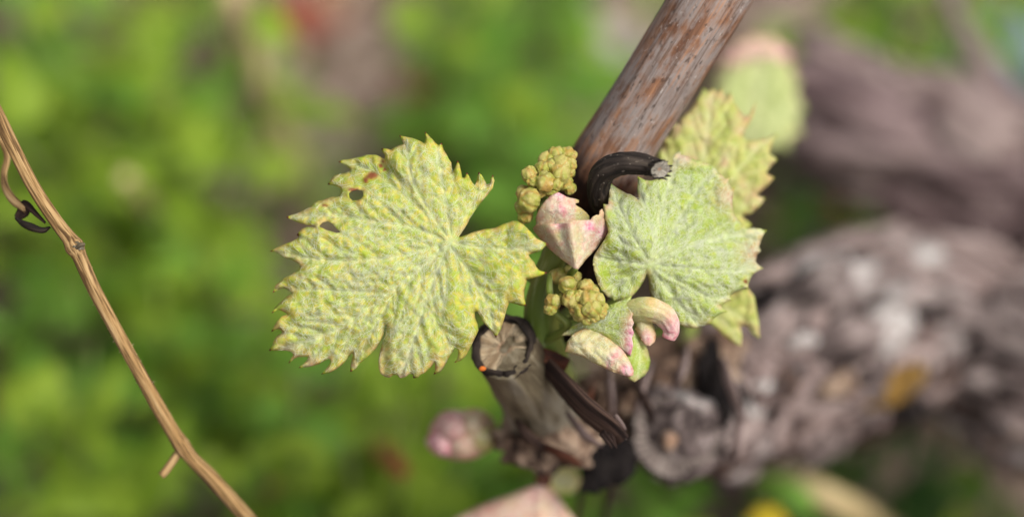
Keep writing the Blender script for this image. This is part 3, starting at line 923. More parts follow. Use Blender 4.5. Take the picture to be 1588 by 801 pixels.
# ---- the large left leaf
left_outline = [(711, 368), (722, 364), (735, 359), (752, 355), (768, 353), (780, 347), (795, 342), (804, 343), (812, 348), (818, 354), (825, 361), (833, 370), (850, 378),
    (838, 389), (828, 392), (820, 395), (822, 399), (828, 405), (832, 414), (837, 419), (848, 423), (838, 428), (828, 431), (817, 433), (816, 441), (813, 451), (813, 460), (816, 474),
    (808, 474), (800, 471), (790, 469), (787, 476), (784, 486), (781, 497), (777, 510), (769, 523), (763, 514), (756, 506), (749, 499), (744, 490), (741, 483), (736, 483),
    (737, 493), (741, 503), (742, 512), (738, 521), (733, 531), (728, 541), (722, 552), (714, 559), (705, 562), (709, 555), (711, 547), (708, 539), (706, 536), (702, 545), (695, 556),
    (689, 568), (683, 576), (673, 580), (675, 570), (674, 561), (668, 569), (660, 577), (653, 580), (648, 585), (641, 586), (640, 580), (635, 579), (629, 584), (621, 586), (616, 581),
    (610, 581), (604, 585), (597, 584), (590, 579), (587, 569), (587, 557), (589, 545), (593, 531), (597, 520), (600, 504), (598, 503), (595, 518), (590, 529), (583, 540), (575, 548), (567, 556), (558, 563),
    (552, 570), (543, 575), (544, 565), (546, 556), (547, 547), (541, 552), (535, 561), (528, 567), (520, 573), (512, 577), (498, 580), (504, 573), (510, 566), (513, 559), (510, 556),
    (503, 559), (495, 564), (485, 567), (475, 569), (463, 570), (470, 564), (476, 558), (478, 553), (470, 553), (462, 553), (456, 556), (448, 563), (453, 554), (455, 549), (451, 545), (444, 543),
    (436, 543), (428, 543), (417, 543), (422, 535), (424, 529), (428, 522), (433, 518), (438, 515), (434, 510), (430, 510), (421, 514), (425, 505), (430, 497), (437, 490), (446, 487), (440, 483),
    (432, 480), (421, 485), (427, 475), (436, 467), (444, 460), (453, 454), (447, 450), (440, 446), (433, 449), (423, 453), (427, 442), (436, 434), (445, 428), (453, 424), (460, 419), (466, 413),
    (463, 408), (457, 405), (450, 402), (443, 400), (436, 396), (429, 391), (419, 389), (432, 382), (442, 378), (452, 374), (460, 370), (464, 367), (460, 364), (464, 358), (469, 354), (477, 351.5), (488, 351.5), (487, 350),
    (476, 349), (465, 346), (455, 342), (444, 336), (453, 333), (460, 331), (468, 327), (476, 323), (482, 320), (487, 314), (493, 311), (500, 310), (508, 307), (515, 305), (521, 305),
    (526, 304), (528, 299), (528, 292), (522, 289), (516, 287), (508, 286), (513, 278), (518, 272), (525, 270), (534, 268), (541, 266), (543, 263), (538, 258), (532, 254), (525, 250),
    (532, 248), (541, 247), (550, 245), (560, 243), (568, 240), (575, 240), (583, 240), (590, 243), (596, 248), (597, 241), (593, 235), (591, 230), (599, 230), (606, 232), (612, 228), (620, 225),
    (626, 223), (623, 217), (619, 210), (630, 212), (640, 214), (648, 217), (654, 220), (658, 222), (660, 214), (659, 204), (665, 210), (671, 216), (676, 222), (680, 225), (685, 221), (688, 232),
    (692, 238), (696, 246), (700, 252), (701, 260), (701, 268), (705, 261), (709, 249), (713, 256), (715, 265), (717, 275), (720, 276), (724, 267), (728, 274), (732, 282), (736, 287), (739, 280), (742, 267),
    (747, 271), (751, 278), (755, 286), (760, 284), (761, 277), (764, 271), (767, 280), (764, 292), (758, 300), (752, 307), (745, 316), (737, 326), (731, 335), (726, 345), (720, 355), (715, 362)]
left_holes = [[(540, 299), (546, 295), (555, 293), (562, 296), (564, 303), (560, 308), (553, 311), (546, 311), (541, 307)],
              [(494, 350.5), (500, 345), (508, 342), (514, 345), (519, 351), (524, 356), (529, 360), (522, 361), (512, 358), (503, 355)]]
left_veins = [([(698, 376), (640, 425), (575, 475), (510, 515), (440, 541)], 5), ([(696, 375), (640, 352), (580, 343), (520, 333), (452, 336)], 4), ([(694, 377), (610, 398), (520, 404), (424, 390)], 4),
              ([(698, 373), (668, 330), (640, 280), (628, 220)], 4), ([(700, 371), (690, 310), (678, 232)], 4), ([(702, 370), (735, 310), (760, 282)], 3),
              ([(695, 381), (674, 430), (656, 480), (640, 535), (622, 582)], 5), ([(704, 376), (750, 384), (800, 386), (842, 379)], 4), ([(699, 382), (730, 425), (755, 470), (768, 518)], 4),
              ([(660, 330), (610, 290), (570, 262), (532, 251)], 3), ([(600, 455), (520, 450), (430, 448)], 3), ([(660, 470), (690, 520), (708, 556)], 3), ([(620, 440), (590, 490), (548, 566)], 3)]


def left_base(x, y):
    r2 = (x - 650) ** 2 + (y - 400) ** 2
    d = -3.4 + 0.00010 * r2
    d = d - 3.2 * np.clip((x - 730) / 110, 0, 1.2) ** 1.3 - 0.6 * np.clip((x - 800) / 50, 0, 1)
    d = d - 1.6 * np.exp(-((x - 640) ** 2 + (y - 255) ** 2) / 45.0 ** 2)                       # upper lobe folds over its neighbour
    d = d + 2.2 / (1 + np.exp((x - (596 + 0.9 * (y - 246))) / 2.5)) * np.exp(-((y - 262) / 30.0) ** 2) * (x < 640)
    d = d + 1.6 * np.exp(-((x - 596) / 9.0) ** 2) * np.clip((y - 480) / 60, 0, 1)               # slit between the lower lobes
    d = d + 1.2 * np.sin((x + y) / 52.0)
    return d


make_leaf('leaf', left_outline, left_veins, left_base, M['leaf_main'], vine, 3.0, left_holes, 1.15,
          spots=[(577, 272, 9, 5.5), (567, 279, 4, 4), (590, 257, 3.5, 3), (597, 262, 2.5, 3), (594, 250, 2, 2), (548, 294, 7, 2.5), (556, 311, 3, 2), (503, 319, 4, 2)],
          pink=lambda x, y: 0.28 * np.clip((y - 515) / 60, 0, 1) * np.clip(0.5 + n2(x, y, 15, 4), 0, 1), hair=5400, hair_len=(8, 24), seed=21)

# ---- the right leaf
right_outline = [(1003, 424), (1006, 435), (1007, 450), (1011, 462), (1020, 473), (1034, 484), (1046, 496), (1055, 503), (1063, 507), (1073, 509), (1080, 508), (1089, 505), (1104, 502), (1104, 497), (1110, 491), (1116, 487), (1127, 483),
    (1120, 478), (1118, 474), (1127, 468), (1137, 464), (1132, 458), (1140, 453), (1150, 449), (1160, 448), (1161, 440), (1164, 432), (1168, 425), (1175, 420), (1184, 416), (1178, 412), (1172, 406), (1174, 395), (1180, 389), (1177, 382), (1180, 374),
    (1183, 366), (1188, 357), (1175, 354), (1160, 353), (1150, 347), (1143, 338), (1138, 330), (1136, 320), (1136, 308), (1140, 289), (1134, 291), (1131, 285), (1129, 281), (1133, 274), (1125, 277), (1120, 272), (1113, 265), (1108, 258), (1100, 254), (1092, 252),
    (1087, 248), (1078, 248), (1070, 243), (1062, 241), (1055, 240), (1057, 230), (1047, 237), (1043, 245), (1044, 252), (1040, 262), (1032, 270), (1022, 276), (1010, 280), (1000, 279), (995, 276), (989, 274), (989, 285), (988, 296), (990, 306), (991, 311), (985, 305),
    (978, 301), (972, 300), (962, 294), (955, 290), (946, 283), (945, 295), (944, 308), (943, 317), (936, 316), (936, 328), (937, 338), (940, 345), (942, 352), (943, 360), (938, 370), (930, 382), (922, 394), (919, 405), (921, 420), (926, 436), (932, 450), (942, 460), (955, 466), (968, 466), (978, 462), (985, 455), (993, 445), (999, 435)]
right_veins = [([(1008, 409), (985, 370), (965, 330), (949, 290)], 5), ([(1010, 405), (1020, 350), (1035, 295), (1052, 240)], 5), ([(1011, 406), (1050, 345), (1085, 290), (1110, 262)], 4), ([(1012, 408), (1060, 385), (1120, 368), (1183, 358)], 5),
               ([(1012, 410), (1065, 415), (1120, 420), (1181, 416)], 4), ([(1010, 414), (1040, 455), (1070, 490), (1085, 506)], 4), ([(1010, 412), (1060, 440), (1110, 462), (1155, 448)], 4), ([(1003, 410), (965, 405), (925, 398)], 4), ([(1000, 415), (960, 440), (945, 460)], 3), ([(1015, 370), (1000, 320), (990, 280)], 4)]


def right_base(x, y):
    d = 3.0 + (x - 1010) * 0.030 + 0.00006 * ((x - 1040) ** 2 + (y - 390) ** 2)
    b_ = np.exp(-(((x - 982) / 46) ** 2 + ((y - 372) / 52) ** 2))
    d = d - 4.2 * b_ / (1 + np.exp((x - 1020 + 0.004 * (y - 365) ** 2) / 4.0))
    d = d - 2.0 * np.clip((960 - x) / 40, 0, 1)
    d = d + 2.5 * np.exp(-((x - 1004) / 9.0) ** 2) * np.clip((y - 415) / 30, 0, 1)
    return d + 1.0 * np.sin((x * 0.8 - y) / 40.0)


make_leaf('leaf', right_outline, right_veins, right_base, M['leaf_second'], vine, 3.0, (), 1.2, tip_amt=0.5,
          pink=lambda x, y: 0.45 * np.clip(np.exp(-((x - 1128) ** 2 + (y - 302) ** 2) / 22.0 ** 2) + np.exp(-((x - 1168) ** 2 + (y - 392) ** 2) / 22.0 ** 2) + np.exp(-((x - 945) ** 2 + (y - 318) ** 2) / 7.0 ** 2) * 1.6 + np.exp(-((x - 1060) ** 2 + (y - 246) ** 2) / 12.0 ** 2), 0, 1),
          spots=[(1156, 436, 3, 3)], hair=4200, hair_len=(8, 22), seed=33)

# ---- leaves behind
back_outline = [(1020, 300), (1020, 240), (1028, 226), (1026, 211), (1036, 212), (1040, 201), (1044, 190), (1053, 192), (1056, 183), (1063, 177), (1071, 170), (1078, 158), (1085, 148), (1091, 136), (1098, 142), (1106, 137), (1112, 144), (1119, 137), (1124, 149), (1134, 144), (1138, 158), (1146, 170), (1153, 179), (1161, 180),
    (1173, 157), (1168, 182), (1160, 196), (1152, 210), (1159, 217), (1172, 217), (1190, 213), (1206, 207), (1197, 225), (1194, 238), (1206, 247), (1196, 257), (1188, 268), (1201, 275), (1192, 286), (1180, 297), (1174, 303), (1187, 307), (1178, 320), (1165, 331), (1150, 335), (1166, 348), (1160, 356), (1130, 380), (1080, 400), (1045, 380), (1026, 340)]
make_leaf('leaf', back_outline, [([(1060, 390), (1080, 300), (1095, 220), (1105, 142)], 5), ([(1062, 385), (1120, 300), (1165, 240), (1200, 210)], 4), ([(1065, 390), (1130, 330), (1180, 310)], 4), ([(1060, 380), (1045, 300), (1030, 230)], 4)],
          lambda x, y: 22 + 0.00012 * ((x - 1100) ** 2 + (y - 240) ** 2) + 0.02 * (240 - y), M['leaf_back'], vine, 4.0, (), 1.2, tip_amt=0.5, seed=41, edge_w=10,
          pink=lambda x, y: 0.35 * np.clip(n2(x, y, 25, 3) + 0.1, 0, 1))
low_outline = [(1060, 500), (1080, 470), (1110, 460), (1140, 452), (1160, 446), (1170, 460), (1173, 480), (1177, 500), (1178, 524), (1167, 518), (1158, 505), (1148, 505), (1151, 520), (1149, 536), (1137, 532), (1124, 522), (1110, 508), (1095, 498), (1080, 510)]
make_leaf('leaf', low_outline, [([(1090, 480), (1130, 480), (1172, 515)], 4), ([(1090, 480), (1125, 500), (1146, 530)], 4)], lambda x, y: 20 + 0.02 * (y - 480) + 0.01 * (x - 1120), M['leaf_back'], vine, 4.0, (), 1.0, tip_amt=0.4, seed=43)
far_outline = [(1112, 190), (1104, 168), (1112, 150), (1106, 128), (1122, 116), (1128, 98), (1146, 104), (1158, 86), (1174, 96), (1190, 80), (1204, 94), (1222, 92), (1226, 112), (1242, 126), (1234, 144), (1248, 168), (1236, 184), (1244, 208), (1226, 214), (1222, 234), (1200, 228), (1180, 244), (1160, 232), (1140, 236), (1130, 214)]
make_leaf('leaf', far_outline, [([(1150, 236), (1170, 180), (1180, 100)], 5), ([(1150, 236), (1200, 190), (1238, 150)], 4)], lambda x, y: 108 + 0.0004 * ((x - 1170) ** 2 + (y - 170) ** 2), M['leaf_far'], vine, 5.0, (), 1.2, tip_amt=0.1, seed=45)
farp_outline = [(1122, 130), (1112, 108), (1118, 86), (1132, 82), (1138, 66), (1156, 66), (1166, 54), (1184, 60), (1200, 56), (1210, 70), (1226, 78), (1224, 96), (1234, 112), (1220, 120), (1208, 134), (1190, 124), (1172, 138), (1152, 128), (1138, 138)]
make_leaf('leaf', farp_outline, [([(1170, 122), (1170, 90), (1172, 58)], 4)], lambda x, y: 116 + 0.0010 * (x - 1170) ** 2 + 0.02 * (y - 90), M['leaf_pink'], vine, 5.0, (), 0.8, tip_amt=0.1, seed=47, pink=lambda x, y: np.clip(0.35 + 0.4 * np.exp(-((y - 85) / 15.0) ** 2) - 0.5 * np.clip((y - 105) / 20, 0, 1) + 0.2 * n2(x, y, 18, 5), 0, 0.8))
ptube('petiole', [(1155, 232, 106, 8), (1120, 330, 90, 9), (1080, 470, 62, 10), (1060, 560, 60, 11)], M['shoot'], vine, 24, 12)

# ---- folded pink young leaf in the centre
front_o = [(826, 354), (830, 349), (838, 348), (850, 347), (862, 347), (872, 346), (881, 345), (888, 342), (897, 341), (907, 341), (915, 341), (919, 336), (925, 333), (930, 333), (931, 327), (934, 324), (937, 330), (936, 338), (941, 344), (943, 349), (944, 354), (940, 364), (933, 374), (925, 385),
           (917, 394), (909, 402), (903, 410), (897, 417), (890, 416), (882, 410), (872, 403), (862, 395), (852, 386), (843, 377), (835, 367), (829, 360)]


def front_d(x, y):
    t = np.clip((y - 335) / 80, 0, 1)
    w = 60 * (1 - 0.8 * t) + 6
    u = (x - (884 + 9 * t)) / w
    a = np.arctan2(x - 893, 430 - y)
    return -5.5 + 5.2 * u ** 2 + 0.55 * np.sin(a * 15) * (1 - t) + 1.5 * t - 0.8 * np.exp(-(u * 3) ** 2)


fv = [([(893, 414), (878, 380), (868, 348)], 3), ([(893, 414), (905, 380), (912, 343)], 3), ([(893, 414), (922, 370), (934, 338)], 3), ([(893, 414), (855, 380), (838, 352)], 3)]
make_leaf('folded_leaf', front_o, fv, front_d, M['leaf_pink'], vine, 2.4, (), 0.35, sec=0, tip_amt=0.0, seed=51, edge_w=5, hair=160, hair_len=(8, 16),
          pink=lambda x, y: np.clip(0.30 + 0.25 * n2(x, y, 14, 6) + 0.9 * np.exp(-((x - 913) ** 2 + (y - 352) ** 2) / 9.0 ** 2) + 0.9 * np.exp(-((x - 936) ** 2 + (y - 360) ** 2) / 9.0 ** 2) + 0.5 * np.exp(-((y - 350) / 7.0) ** 2) * np.exp(-((x - 870) / 18.0) ** 2), 0, 0.95))
backf_o = [(832, 356), (831, 345), (831, 336), (835, 326), (840, 318), (846, 310), (853, 304), (860, 300), (866, 298), (872, 301), (879, 305), (887, 307), (893, 308), (898, 310), (898, 314), (892, 316), (895, 319), (902, 323), (909, 329), (914, 335), (914, 346), (905, 356), (880, 360), (850, 360)]
make_leaf('folded_leaf', backf_o, [([(862, 358), (860, 330), (866, 300)], 3), ([(870, 358), (885, 335), (896, 312)], 3)], lambda x, y: -2.4 + 3.4 * ((x - 868) / 42) ** 2 - 1.3 * np.exp(-((y - 322) / 16.0) ** 2) + 1.2 * np.clip((x - 890) / 20, 0, 1), M['leaf_pink'], vine, 2.4, (), 0.3,
          sec=0, tip_amt=0.0, seed=53, edge_w=7, hair=90, hair_len=(8, 16),
          pink=lambda x, y: np.clip(0.38 + 0.2 * n2(x, y, 12, 9) + 0.55 * np.exp(-((x - 868) ** 2 + (y - 302) ** 2) / 11.0 ** 2) + 0.5 * np.exp(-((x - 874) ** 2 + (y - 325) ** 2) / 9.0 ** 2), 0, 0.9) * (x < 893))

# ---- folded leaves at the lower right of the shoot
la_o = [(870, 520), (888, 505), (905, 497), (925, 486), (945, 473), (960, 466), (972, 461), (979, 458), (978, 466), (981, 472), (979, 478), (982, 486), (980, 492), (983, 500), (980, 508), (983, 516), (980, 524), (982, 534), (980, 543), (978, 552), (972, 549), (962, 540), (948, 527), (930, 516), (910, 512), (890, 520)]
make_leaf('folded_leaf', la_o, [([(880, 515), (930, 500), (978, 465)], 3), ([(890, 515), (940, 512), (978, 520)], 3)], lambda x, y: 3.0 - 0.04 * (x - 900) + 0.0008 * (y - 500) ** 2, M['leaf_second'], vine, 2.6, (), 0.4, sec=18, tip_amt=0.25, seed=57, edge_w=4, hair=260, hair_len=(8, 18),
          pink=lambda x, y: np.clip((x - 958) / 18, 0, 1) * np.clip((y - 470) / 45, 0, 1) * 0.95)
lb_o = [(876, 545), (880, 528), (890, 516), (905, 508), (925, 511), (945, 522), (960, 535), (970, 548), (977, 560), (983, 574), (982, 582), (976, 584), (965, 581), (945, 574), (922, 563), (902, 552), (888, 548)]
make_leaf('folded_leaf', lb_o, [([(885, 535), (930, 540), (980, 580)], 3)], lambda x, y: 0.8 - 0.02 * (x - 900) + 3.6 * (((y - (528 + 0.48 * (x - 890))) / 26) ** 2) * 0.5, M['leaf_pink'], vine, 2.6, (), 0.8, sec=13, tip_amt=0.0, seed=59, edge_w=6, hair=160, hair_len=(8, 18),
          pink=lambda x, y: np.clip(np.exp(-(((x - 960) + (y - 545)) / 14.0) ** 2) * 0.55 * (x > 940) + np.exp(-((x - 972) ** 2 + (y - 574) ** 2) / 11.0 ** 2) + 0.1, 0, 0.9))
lc_o = [(968, 520), (978, 500), (988, 508), (997, 525), (1005, 543), (1009, 560), (1006, 573), (1000, 582), (992, 587), (984, 592), (976, 588), (968, 575), (962, 550)]
make_leaf('folded_leaf', lc_o, [([(978, 505), (992, 545), (990, 585)], 3)], lambda x, y: 2.5 + 0.0045 * (x - 982) ** 2 + 0.0008 * (y - 550) ** 2, M['leaf_second'], vine, 2.6, (), 0.5, sec=14, tip_amt=0.0, seed=61, edge_w=8)
ld_o = [(985, 488), (995, 486), (1006, 492), (1014, 505), (1018, 519), (1016, 529), (1008, 536), (1000, 535), (992, 522), (984, 508)]
make_leaf('folded_leaf', ld_o, [([(988, 492), (1000, 510), (1008, 533)], 3)], lambda x, y: 1.5 + 0.006 * (x - 1000 - 0.35 * (y - 510)) ** 2, M['leaf_pink'], vine, 2.6, (), 0.3, sec=0, tip_amt=0.0, seed=63, edge_w=8,
          pink=lambda x, y: 0.7 * np.exp(-((x - 1004) ** 2 + (y - 524) ** 2) / 14.0 ** 2))
# rolled pink leaf: an open scroll swept along a curve
cp = spline([(976, 484, 3.5, 19), (990, 482, 1.5, 20), (1008, 481, 0, 19), (1026, 486, 0, 17), (1037, 498, 0.5, 15), (1041, 512, 1.5, 12), (1037, 524, 2.0, 10)], 50)
path = P(cp[:, 0], cp[:, 1], cp[:, 2]); rad = cp[:, 3] * S
V, F, G = tube_geo(path, rad, 40, lambda G, A, L: 1 + 0.09 * np.sin(A * 2 + L * 260) + 0.05 * np.abs(np.sin(A * 5)) + 0.13 * fbm(np.stack([np.cos(A) * 2, np.sin(A) * 2, L * 260], -1), 3, 3), (True, False), 0.8)
t = np.repeat(np.linspace(0, 1, 50), 40); t = np.concatenate([t, [0]])
n_ = len(V)
lp = np.stack([G[:, 0] * 80, G[:, 1] * 80, G[:, 2] * 80], 1)
rl = mk('rolled_leaf', V, F, M['leaf_pink'], vine, {'lp': lp, 'vein': np.zeros(n_), 'edge': np.exp(-((t - 0.36) / 0.05) ** 2), 'tip': np.zeros(n_), 'spot': np.zeros(n_),
   'pink': np.clip((t - 0.38) / 0.06, 0, 1) * (0.25 + 0.55 * np.clip((t - 0.55) / 0.2, 0, 1))})
sm = rl.modifiers.new('thickness', 'SOLIDIFY'); sm.thickness = 0.0003; sm.offset = -1


# ---- flower clusters
import bmesh
bm = bmesh.new(); bmesh.ops.create_icosphere(bm, subdivisions=4, radius=1.0)
ICO_V = np.array([q.co[:] for q in bm.verts]); ICO_F = [tuple(q.index for q in f.verts) for f in bm.faces]
bm.free()


def bud(cx, cy, d, r, parent, seed, sq=1.0):
    rr = np.random.default_rng(seed)
    k = rr.integers(3, 6)
    cs = rr.normal(0, 1, (k, 3)); cs[:, 2] = np.abs(cs[:, 2]) + 0.3; cs /= np.linalg.norm(cs, axis=1)[:, None]
    dots = ICO_V @ cs.T
    srt = np.sort(dots, axis=1)
    gap = srt[:, -1] - srt[:, -2]
    seam = np.exp(-(gap / 0.10) ** 2)
    h = 0.90 + 0.16 * np.clip(srt[:, -1], 0, 1) - 0.10 * seam + 0.14 * fbm(ICO_V * 2.2 + seed, seed, 3)
    v = ICO_V * h[:, None] * np.array([1, sq, 1])
    rm = r * S * (D + d * 0.001) / D
    c = P(np.array([float(cx)]), np.array([float(cy)]), np.array([float(d)]))[0]
    W = c + rm * (v[:, :1] * Rv + v[:, 1:2] * Uv - v[:, 2:3] * Fv)
    mk('flower_bud', W, ICO_F, M['bud'], parent, {'seam': seam})


def cluster(buds, stalk, seed):
    q = thing('flower_cluster', None, None, Vector(P(np.array([float(stalk[0][0])]), np.array([float(stalk[0][1])]), np.array([float(stalk[0][2])]))[0]) - vine.location, None, vine)
    ptube('rachis', stalk, M['shoot'], q, 20, 12)
    for i, (x, y, d, r) in enumerate(buds): bud(x, y, d, r * 1.2, q, seed + i, 1.0 + 0.1 * ((i * 37) % 5 - 2) / 2)


cluster([(880, 240, 3.5, 11.5), (862, 240, 3.2, 11), (848, 250, 2.8, 11), (872, 254, 1.5, 13), (884, 256, 2.5, 9), (842, 262, 1.2, 11), (855, 258, 1.5, 10), (868, 268, 0.8, 13.5), (882, 268, 2.5, 9), (820, 270, 0.5, 10.5), (827, 281, 0, 9),
         (846, 283, -0.5, 13.5), (862, 284, 0.5, 9), (876, 284, 2.4, 11), (884, 292, 2.2, 8), (838, 296, 1.5, 10), (822, 310, -0.8, 16), (811, 320, 1.5, 11), (815, 336, 2, 10), (812, 300, 2.5, 11), (855, 298, 1.5, 10)],
        [(846, 345, 7, 6), (838, 320, 5, 6), (850, 285, 5, 6), (866, 255, 5, 4)], 100)
cluster([(866, 428, 4.5, 12), (884, 420, 4, 9), (893, 430, 3.5, 8), (880, 441, 1.2, 12.5), (895, 448, 2, 9), (908, 445, 1, 12), (920, 452, 1.2, 9), (886, 464, -0.5, 11), (898, 460, -0.6, 10), (857, 468, 1.4, 11), (853, 479, 1.6, 9), (912, 462, -1.2, 13), (926, 465, -0.6, 10.5),
         (918, 478, -1.8, 13), (904, 482, -0.8, 12.5), (893, 478, 0.2, 10), (931, 484, -0.8, 8.5), (910, 492, -0.4, 9), (898, 490, 0.8, 8), (922, 490, -1.0, 8.5), (874, 462, 2.5, 9), (935, 476, 0.4, 7)],
        [(858, 420, 9, 6), (876, 440, 5, 7), (892, 460, 4, 7), (908, 475, 3, 5)], 200)


# ---- two more young pink shoots of the same vine, far out of focus
def pink_bud(cx, cy, d, r, stem, seed):
    q = thing('young_bud', None, None, Vector(P(np.array([float(cx)]), np.array([float(cy)]), np.array([float(d)]))[0]) - vine.location, None, vine)
    ptube('bud_stalk', stem, M['cane_base'], q, 16, 12)
    for i, (ox, oy, rx, ry, pk) in enumerate([(-14, -10, 1.1, 0.8, 0.7), (16, -14, 1.0, 0.75, 0.35), (0, 14, 1.35, 0.8, 0.5), (28, 4, 0.75, 0.75, 0.1), (-30, 14, 0.75, 0.65, 0.85)]):
        a = np.linspace(0, 2 * np.pi, 26, endpoint=False)
        ol = [(cx + ox + rx * r * math.cos(t) * (1 + 0.12 * math.sin(3 * t + i)), cy + oy + ry * r * math.sin(t)) for t in a]
        bx, by = cx + ox, cy + oy
        make_leaf('folded_leaf', ol, [([(bx - rx * r * 0.9, by), (bx + rx * r * 0.9, by)], 3)], lambda x, y, bx=bx, by=by, i=i: d - 3 + i * 0.7 + 0.006 * ((x - bx) ** 2 + (y - by) ** 2), M['leaf_pink'], q, 4.5, (), 0.6,
                  sec=0, tip_amt=0, seed=seed + i, pink=lambda x, y, pk=pk: np.full(len(x), pk))


pink_bud(718, 672, 40, 34, [(795, 672, 48, 14), (770, 675, 44, 13), (748, 675, 42, 15)], 70)
bo = [(690, 815), (712, 800), (740, 786), (775, 772), (808, 760), (832, 752), (845, 742), (852, 756), (866, 770), (880, 790), (900, 815), (870, 860), (800, 880), (720, 860)]
make_leaf('leaf', bo, [([(842, 748), (800, 800), (750, 860)], 5), ([(842, 748), (860, 800), (865, 850)], 4)], lambda x, y: 52 + 0.00045 * (x - 835) ** 2 - 0.02 * (y - 750), M['leaf_pink'], vine, 5.0, (), 1.4, tip_amt=0, seed=81, pink=lambda x, y: np.clip(0.62 + 0.3 * n2(x, y, 40, 3), 0, 0.95))
bo2 = [(838, 740), (850, 722), (872, 714), (890, 722), (902, 744), (890, 764), (868, 766), (850, 758)]
make_leaf('leaf', bo2, [([(845, 735), (890, 748)], 4)], lambda x, y: 52 + 0.001 * (x - 870) ** 2, M['leaf_pink'], vine, 5.0, (), 0.8, tip_amt=0, seed=83)
ptube('petiole', [(842, 748, 40, 12), (846, 725, 42, 14), (858, 700, 46, 18)], M['cane_base'], vine, 16, 12)

# ------------------------------------------------------------------ second old vine behind on the right
b2 = ground_hit(1900, 300)
vine2 = thing('old_vine', 'dark purplish-grey old vine trunk lying low behind the gnarled grapevine', 'vine trunk', (b2[0], b2[1], 0))
sp = spline([(1215, 130, 208, 40), (1290, 165, 206, 80), (1380, 205, 205, 96), (1470, 250, 204, 98), (1560, 275, 203, 92), (1680, 300, 203, 96), (1800, 330, 206, 100)], 110)
path = P(sp[:, 0], sp[:, 1], sp[:, 2]); rad = sp[:, 3] * S * (D + sp[:, 2] * 0.001) / D
tailp = spline(np.vstack([path[-1], path[-1] + [0.03, 0, -0.02], [b2[0], b2[1], 0.05], [b2[0], b2[1], -0.02]]), 40)[1:]
path = np.vstack([path, tailp]); rad = np.concatenate([rad, np.full(len(tailp), rad[-1])])
V, F, G = tube_geo(path, rad, 80, bark_disp(0.2, 9, 0.2, 93))
tr2 = mk('trunk', V, F, M['trunk_far'], vine2, {'grain': G})
surface_strips(tr2, path, rad, 50, 17, M['trunk_far'], 4, 110, (0.03, 0.08), (0.002, 0.006))
plates(tr2, path, rad, 60, 78, [M['trunk_far'], M['trunk_far'], M['strip']], 3, 110, (0.004, 0.010))
ptube('dead_cane', [(1560, 150, 200, 22), (1520, 90, 205, 20), (1480, 20, 210, 18), (1450, -60, 216, 16)], M['strip'], vine2, 30, 20, bark_disp(0.1, 6, 0.1, 5, 2))

# ------------------------------------------------------------------ dry stem on the left
g0 = P(np.array([520.]), np.array([960.]), np.array([95.]))[0]
dry = thing('dry_stalk', 'thin straw-brown dry weed stalk slanting down past a small curled black remnant', 'dry stalk', (g0[0], g0[1] + 0.0, 0))
sp = spline([(-60, 70, -2, 10.5), (-8, 170, -1, 10.5), (45, 277, 0, 10.5), (85, 340, 0.5, 10.5), (117, 384, 1.0, 11.5), (150, 455, 3, 10.5), (215, 575, 7, 10.5), (282, 690, 12, 11), (330, 742, 16, 11), (392, 812, 24, 11), (460, 890, 50, 11)], 150)
sp[:, 3] *= 1 + 0.35 * np.exp(-(((sp[:, 1] - 382) / 8) ** 2)) + 0.18 * np.exp(-(((sp[:, 1] - 690) / 12) ** 2))
path = P(sp[:, 0], sp[:, 1], sp[:, 2]); rad = sp[:, 3] * S * (D + sp[:, 2] * 0.001) / D
tailp = spline(np.vstack([path[-1], path[-1] + (path[-1] - path[-4]) * 2, [g0[0], g0[1], 0.06], [g0[0] + 0.01, g0[1], -0.01]]), 40)[1:]
V, F, G = tube_geo(np.vstack([path, tailp]), np.concatenate([rad, np.full(len(tailp), rad[-1])]), 20, lambda G, A, L: 1 + 0.05 * np.sin(A * 7) + 0.05 * fbm(np.stack([np.cos(A) * 3, np.sin(A) * 3, L * 80], -1), 5, 2))
mk('stem', V, F, M['drystem'], dry, {'grain': G})
ptube('side_twig', [(286, 688, 12.5, 7), (272, 708, 13, 6.5), (258, 728, 13.5, 6.5), (250, 737, 13.5, 6)], M['drystem'], dry, 16, 12)
lump('node_scar', 121, 381, -0.3, 8, M['spur'], dry, 7, 0.5, (1.2, 0.8, 0.8), 3, 2.5)
ptube('bud_scale', [(116, 386, 0, 4), (124, 380, -1.2, 3.4), (132, 378, -1.4, 1.5)], M['spur'], dry, 10, 8)
rem = ptube('dried_remnant', [(78, 352, 2, 2), (66, 357, 2, 6), (50, 353, 3, 9), (36, 347, 4, 8), (24, 338, 5, 3)], M['dead'], dry, 24, 14, bark_disp(0.2, 5, 0.2, 9, 4), flat=0.6)
ptube('dried_remnant', [(70, 345, 2, 3), (55, 330, 3, 6), (42, 318, 5, 8), (36, 328, 6, 9), (26, 338, 6, 5)], M['flake'], dry, 24, 12, bark_disp(0.25, 5, 0.25, 19, 4), flat=0.6)
ptube('dried_tendril', [(40, 325, 5, 6), (20, 310, 7, 7), (8, 290, 9, 6), (6, 270, 11, 5), (10, 235, 12, 5), (-20, 180, 12, 5)], M['drystem'], dry, 30, 10, bark_disp(0.2, 5, 0.2, 29, 4))
r_ = np.random.default_rng(3)       # short bristles on the stalk
for i in range(26):
    k = r_.integers(60, 110)
    x, y, d = sp[k, 0], sp[k, 1], sp[k, 2]
    s_ = -1 if i % 3 else 1
    ptube('bristle', [(x + s_ * 8, y, d, 0.8), (x + s_ * (12 + r_.uniform(0, 2)), y + s_ * -3 + r_.uniform(-3, 3), d, 0.35)], M['straw'], dry, 3, 5)


